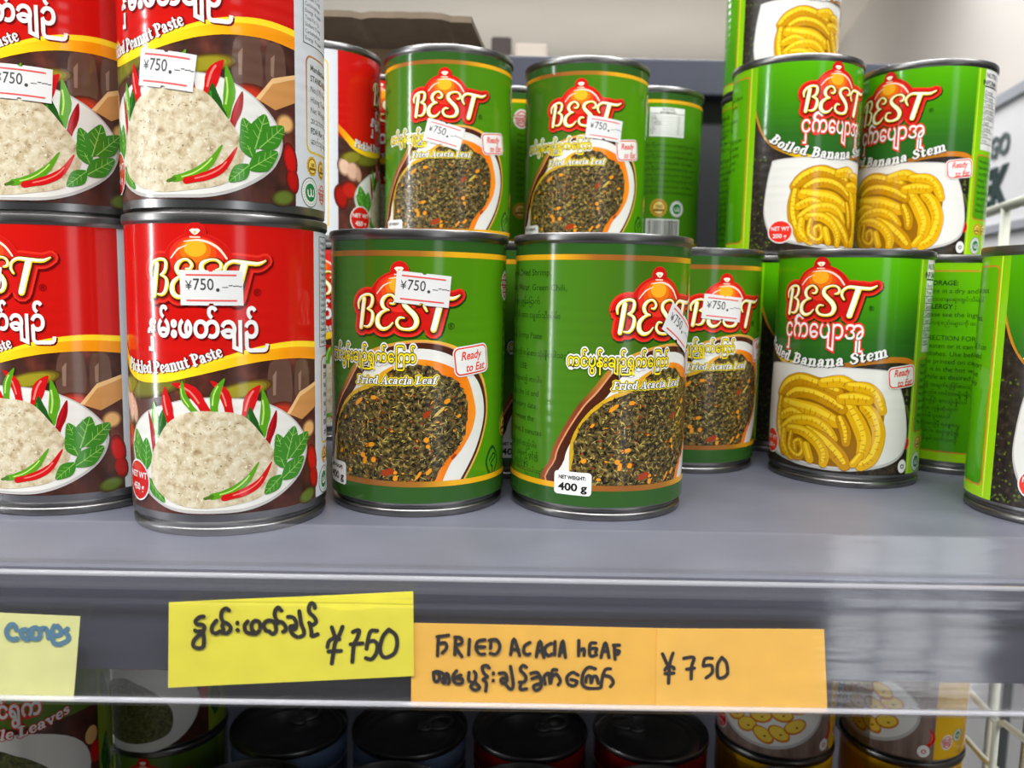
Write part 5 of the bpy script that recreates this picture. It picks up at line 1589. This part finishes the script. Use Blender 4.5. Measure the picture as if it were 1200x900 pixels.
# flap folded outward over the cans: slightly torn front edge with visible fluting
v, f = [], []
rnd = random.Random(9)
n = 40
for i in range(n + 1):
    s = i / n
    x = -0.15 + 0.280 * s
    xf = -0.15 + 0.2725 * s
    dip = rnd.uniform(-.0002, .0002)
    if abs(s - .72) < .015: dip -= .0008
    if s > .93: dip -= .0014
    zf = 0.2705
    for (px, py, pz) in ((x, -0.0215, 0.2665), (xf, -0.085 + abs(dip), zf + dip), (xf, -0.085 + abs(dip), zf + dip + .0042), (x, -0.0215, 0.2705)):
        v.append((px, py, pz))
for i in range(n):
    a, b = i * 4, (i + 1) * 4
    for k in range(4):
        f.append((a + k, b + k, b + (k + 1) % 4, a + (k + 1) % 4))
f.append((0, 1, 2, 3)); f.append((n * 4 + 3, n * 4 + 2, n * 4 + 1, n * 4))
obj('flap', mesh_from('flap', v, f, [kraft_in]), ct)

# ------------------------------------------------------------------ far shelf top with blurred packages beyond the back panel
far_shelf = box('far_shelf', -0.5, 0.5, 1.42, 1.70, 0.44, 0.46, solid('far_shelf_grey', (150, 148, 146), 0.6), None, 0.002)
tag(far_shelf, 'grey top board of the shelf beyond the dark back panel', 'shelf')
# posts carry it down to the floor
for px in (-0.48, 0.46):
    box('shelf_post', px, px + 0.02, 1.55, 1.57, -1.1, 0.44, MATS['far_shelf_grey'], far_shelf)
for nm, x0, x1, h, rgb, lb in (('dark_package', -0.035, 0.0, 0.062, (70, 58, 56), 'small dark brown package on the far shelf behind the carton'), ('beige_package', 0.006, 0.062, 0.052, (206, 194, 180), 'small beige package on the far shelf beside the dark one')):
    o = box(nm, x0, x1, 1.47, 1.53, 0.46, 0.46 + h, solid(nm + '_card', rgb, 0.7), None, 0.004)
    tag(o, lb, 'package')

# ------------------------------------------------------------------ white wire racks at right
wire = solid('white_wire', (228, 230, 214), 0.4)
wr = empty('wire_rack', (0.41, 0.69, -0.30))
tag(wr, 'white wire rack rising behind the right end of the shelf', 'rack')


def rods(name, parent, pts, r):
    bm = bmesh.new()
    o = parent.location
    tube_bm(bm, [Vector(p) - o for p in pts], r)
    return obj(name, bm_mesh(name, bm, wire, True), parent)


rd = (Vector((0.424, 0.737, 0)) - Vector((0.395, 0.637, 0)))
p0 = Vector((0.395, 0.637, 0.165))
rods('top_rail', wr, [p0 - rd * 1.2, p0 + rd * 1.9], 0.0042)
for s in (-1.1, -0.35, 0.42, 1.15, 1.8):
    q = p0 + rd * s
    rods('upright', wr, [(q.x, q.y, 0.165), (q.x, q.y, -1.1)], 0.0040)
rods('lower_rail', wr, [p0 - rd * 1.2 + Vector((0, 0, -0.34)), p0 + rd * 1.9 + Vector((0, 0, -0.34))], 0.003)

wb = empty('wire_basket', (0.297, 0.40, -0.2965))
tag(wb, 'white wire basket side at the lower right corner beside yellow cans', 'basket')
rods('top_wire', wb, [(0.312, 0.24, -0.156), (0.2935, 0.448, -0.155), (0.2925, 0.4505, -0.157)], 0.0021)
rods('upright', wb, [(0.2915, 0.4515, -0.156), (0.2915, 0.4515, -0.2945)], 0.0021)
rods('middle_wire', wb, [(0.318, 0.24, -0.190), (0.2975, 0.47, -0.190), (0.304, 0.56, -0.190)], 0.0019)
rods('upright', wb, [(0.304, 0.56, -0.154), (0.304, 0.56, -0.2945)], 0.0021)
rods('upright', wb, [(0.312, 0.24, -0.156), (0.316, 0.24, -0.2945)], 0.0021)
rods('top_wire', wb, [(0.304, 0.56, -0.156), (0.2915, 0.4515, -0.156)], 0.0021)

bpy.data.objects.remove(_fo)
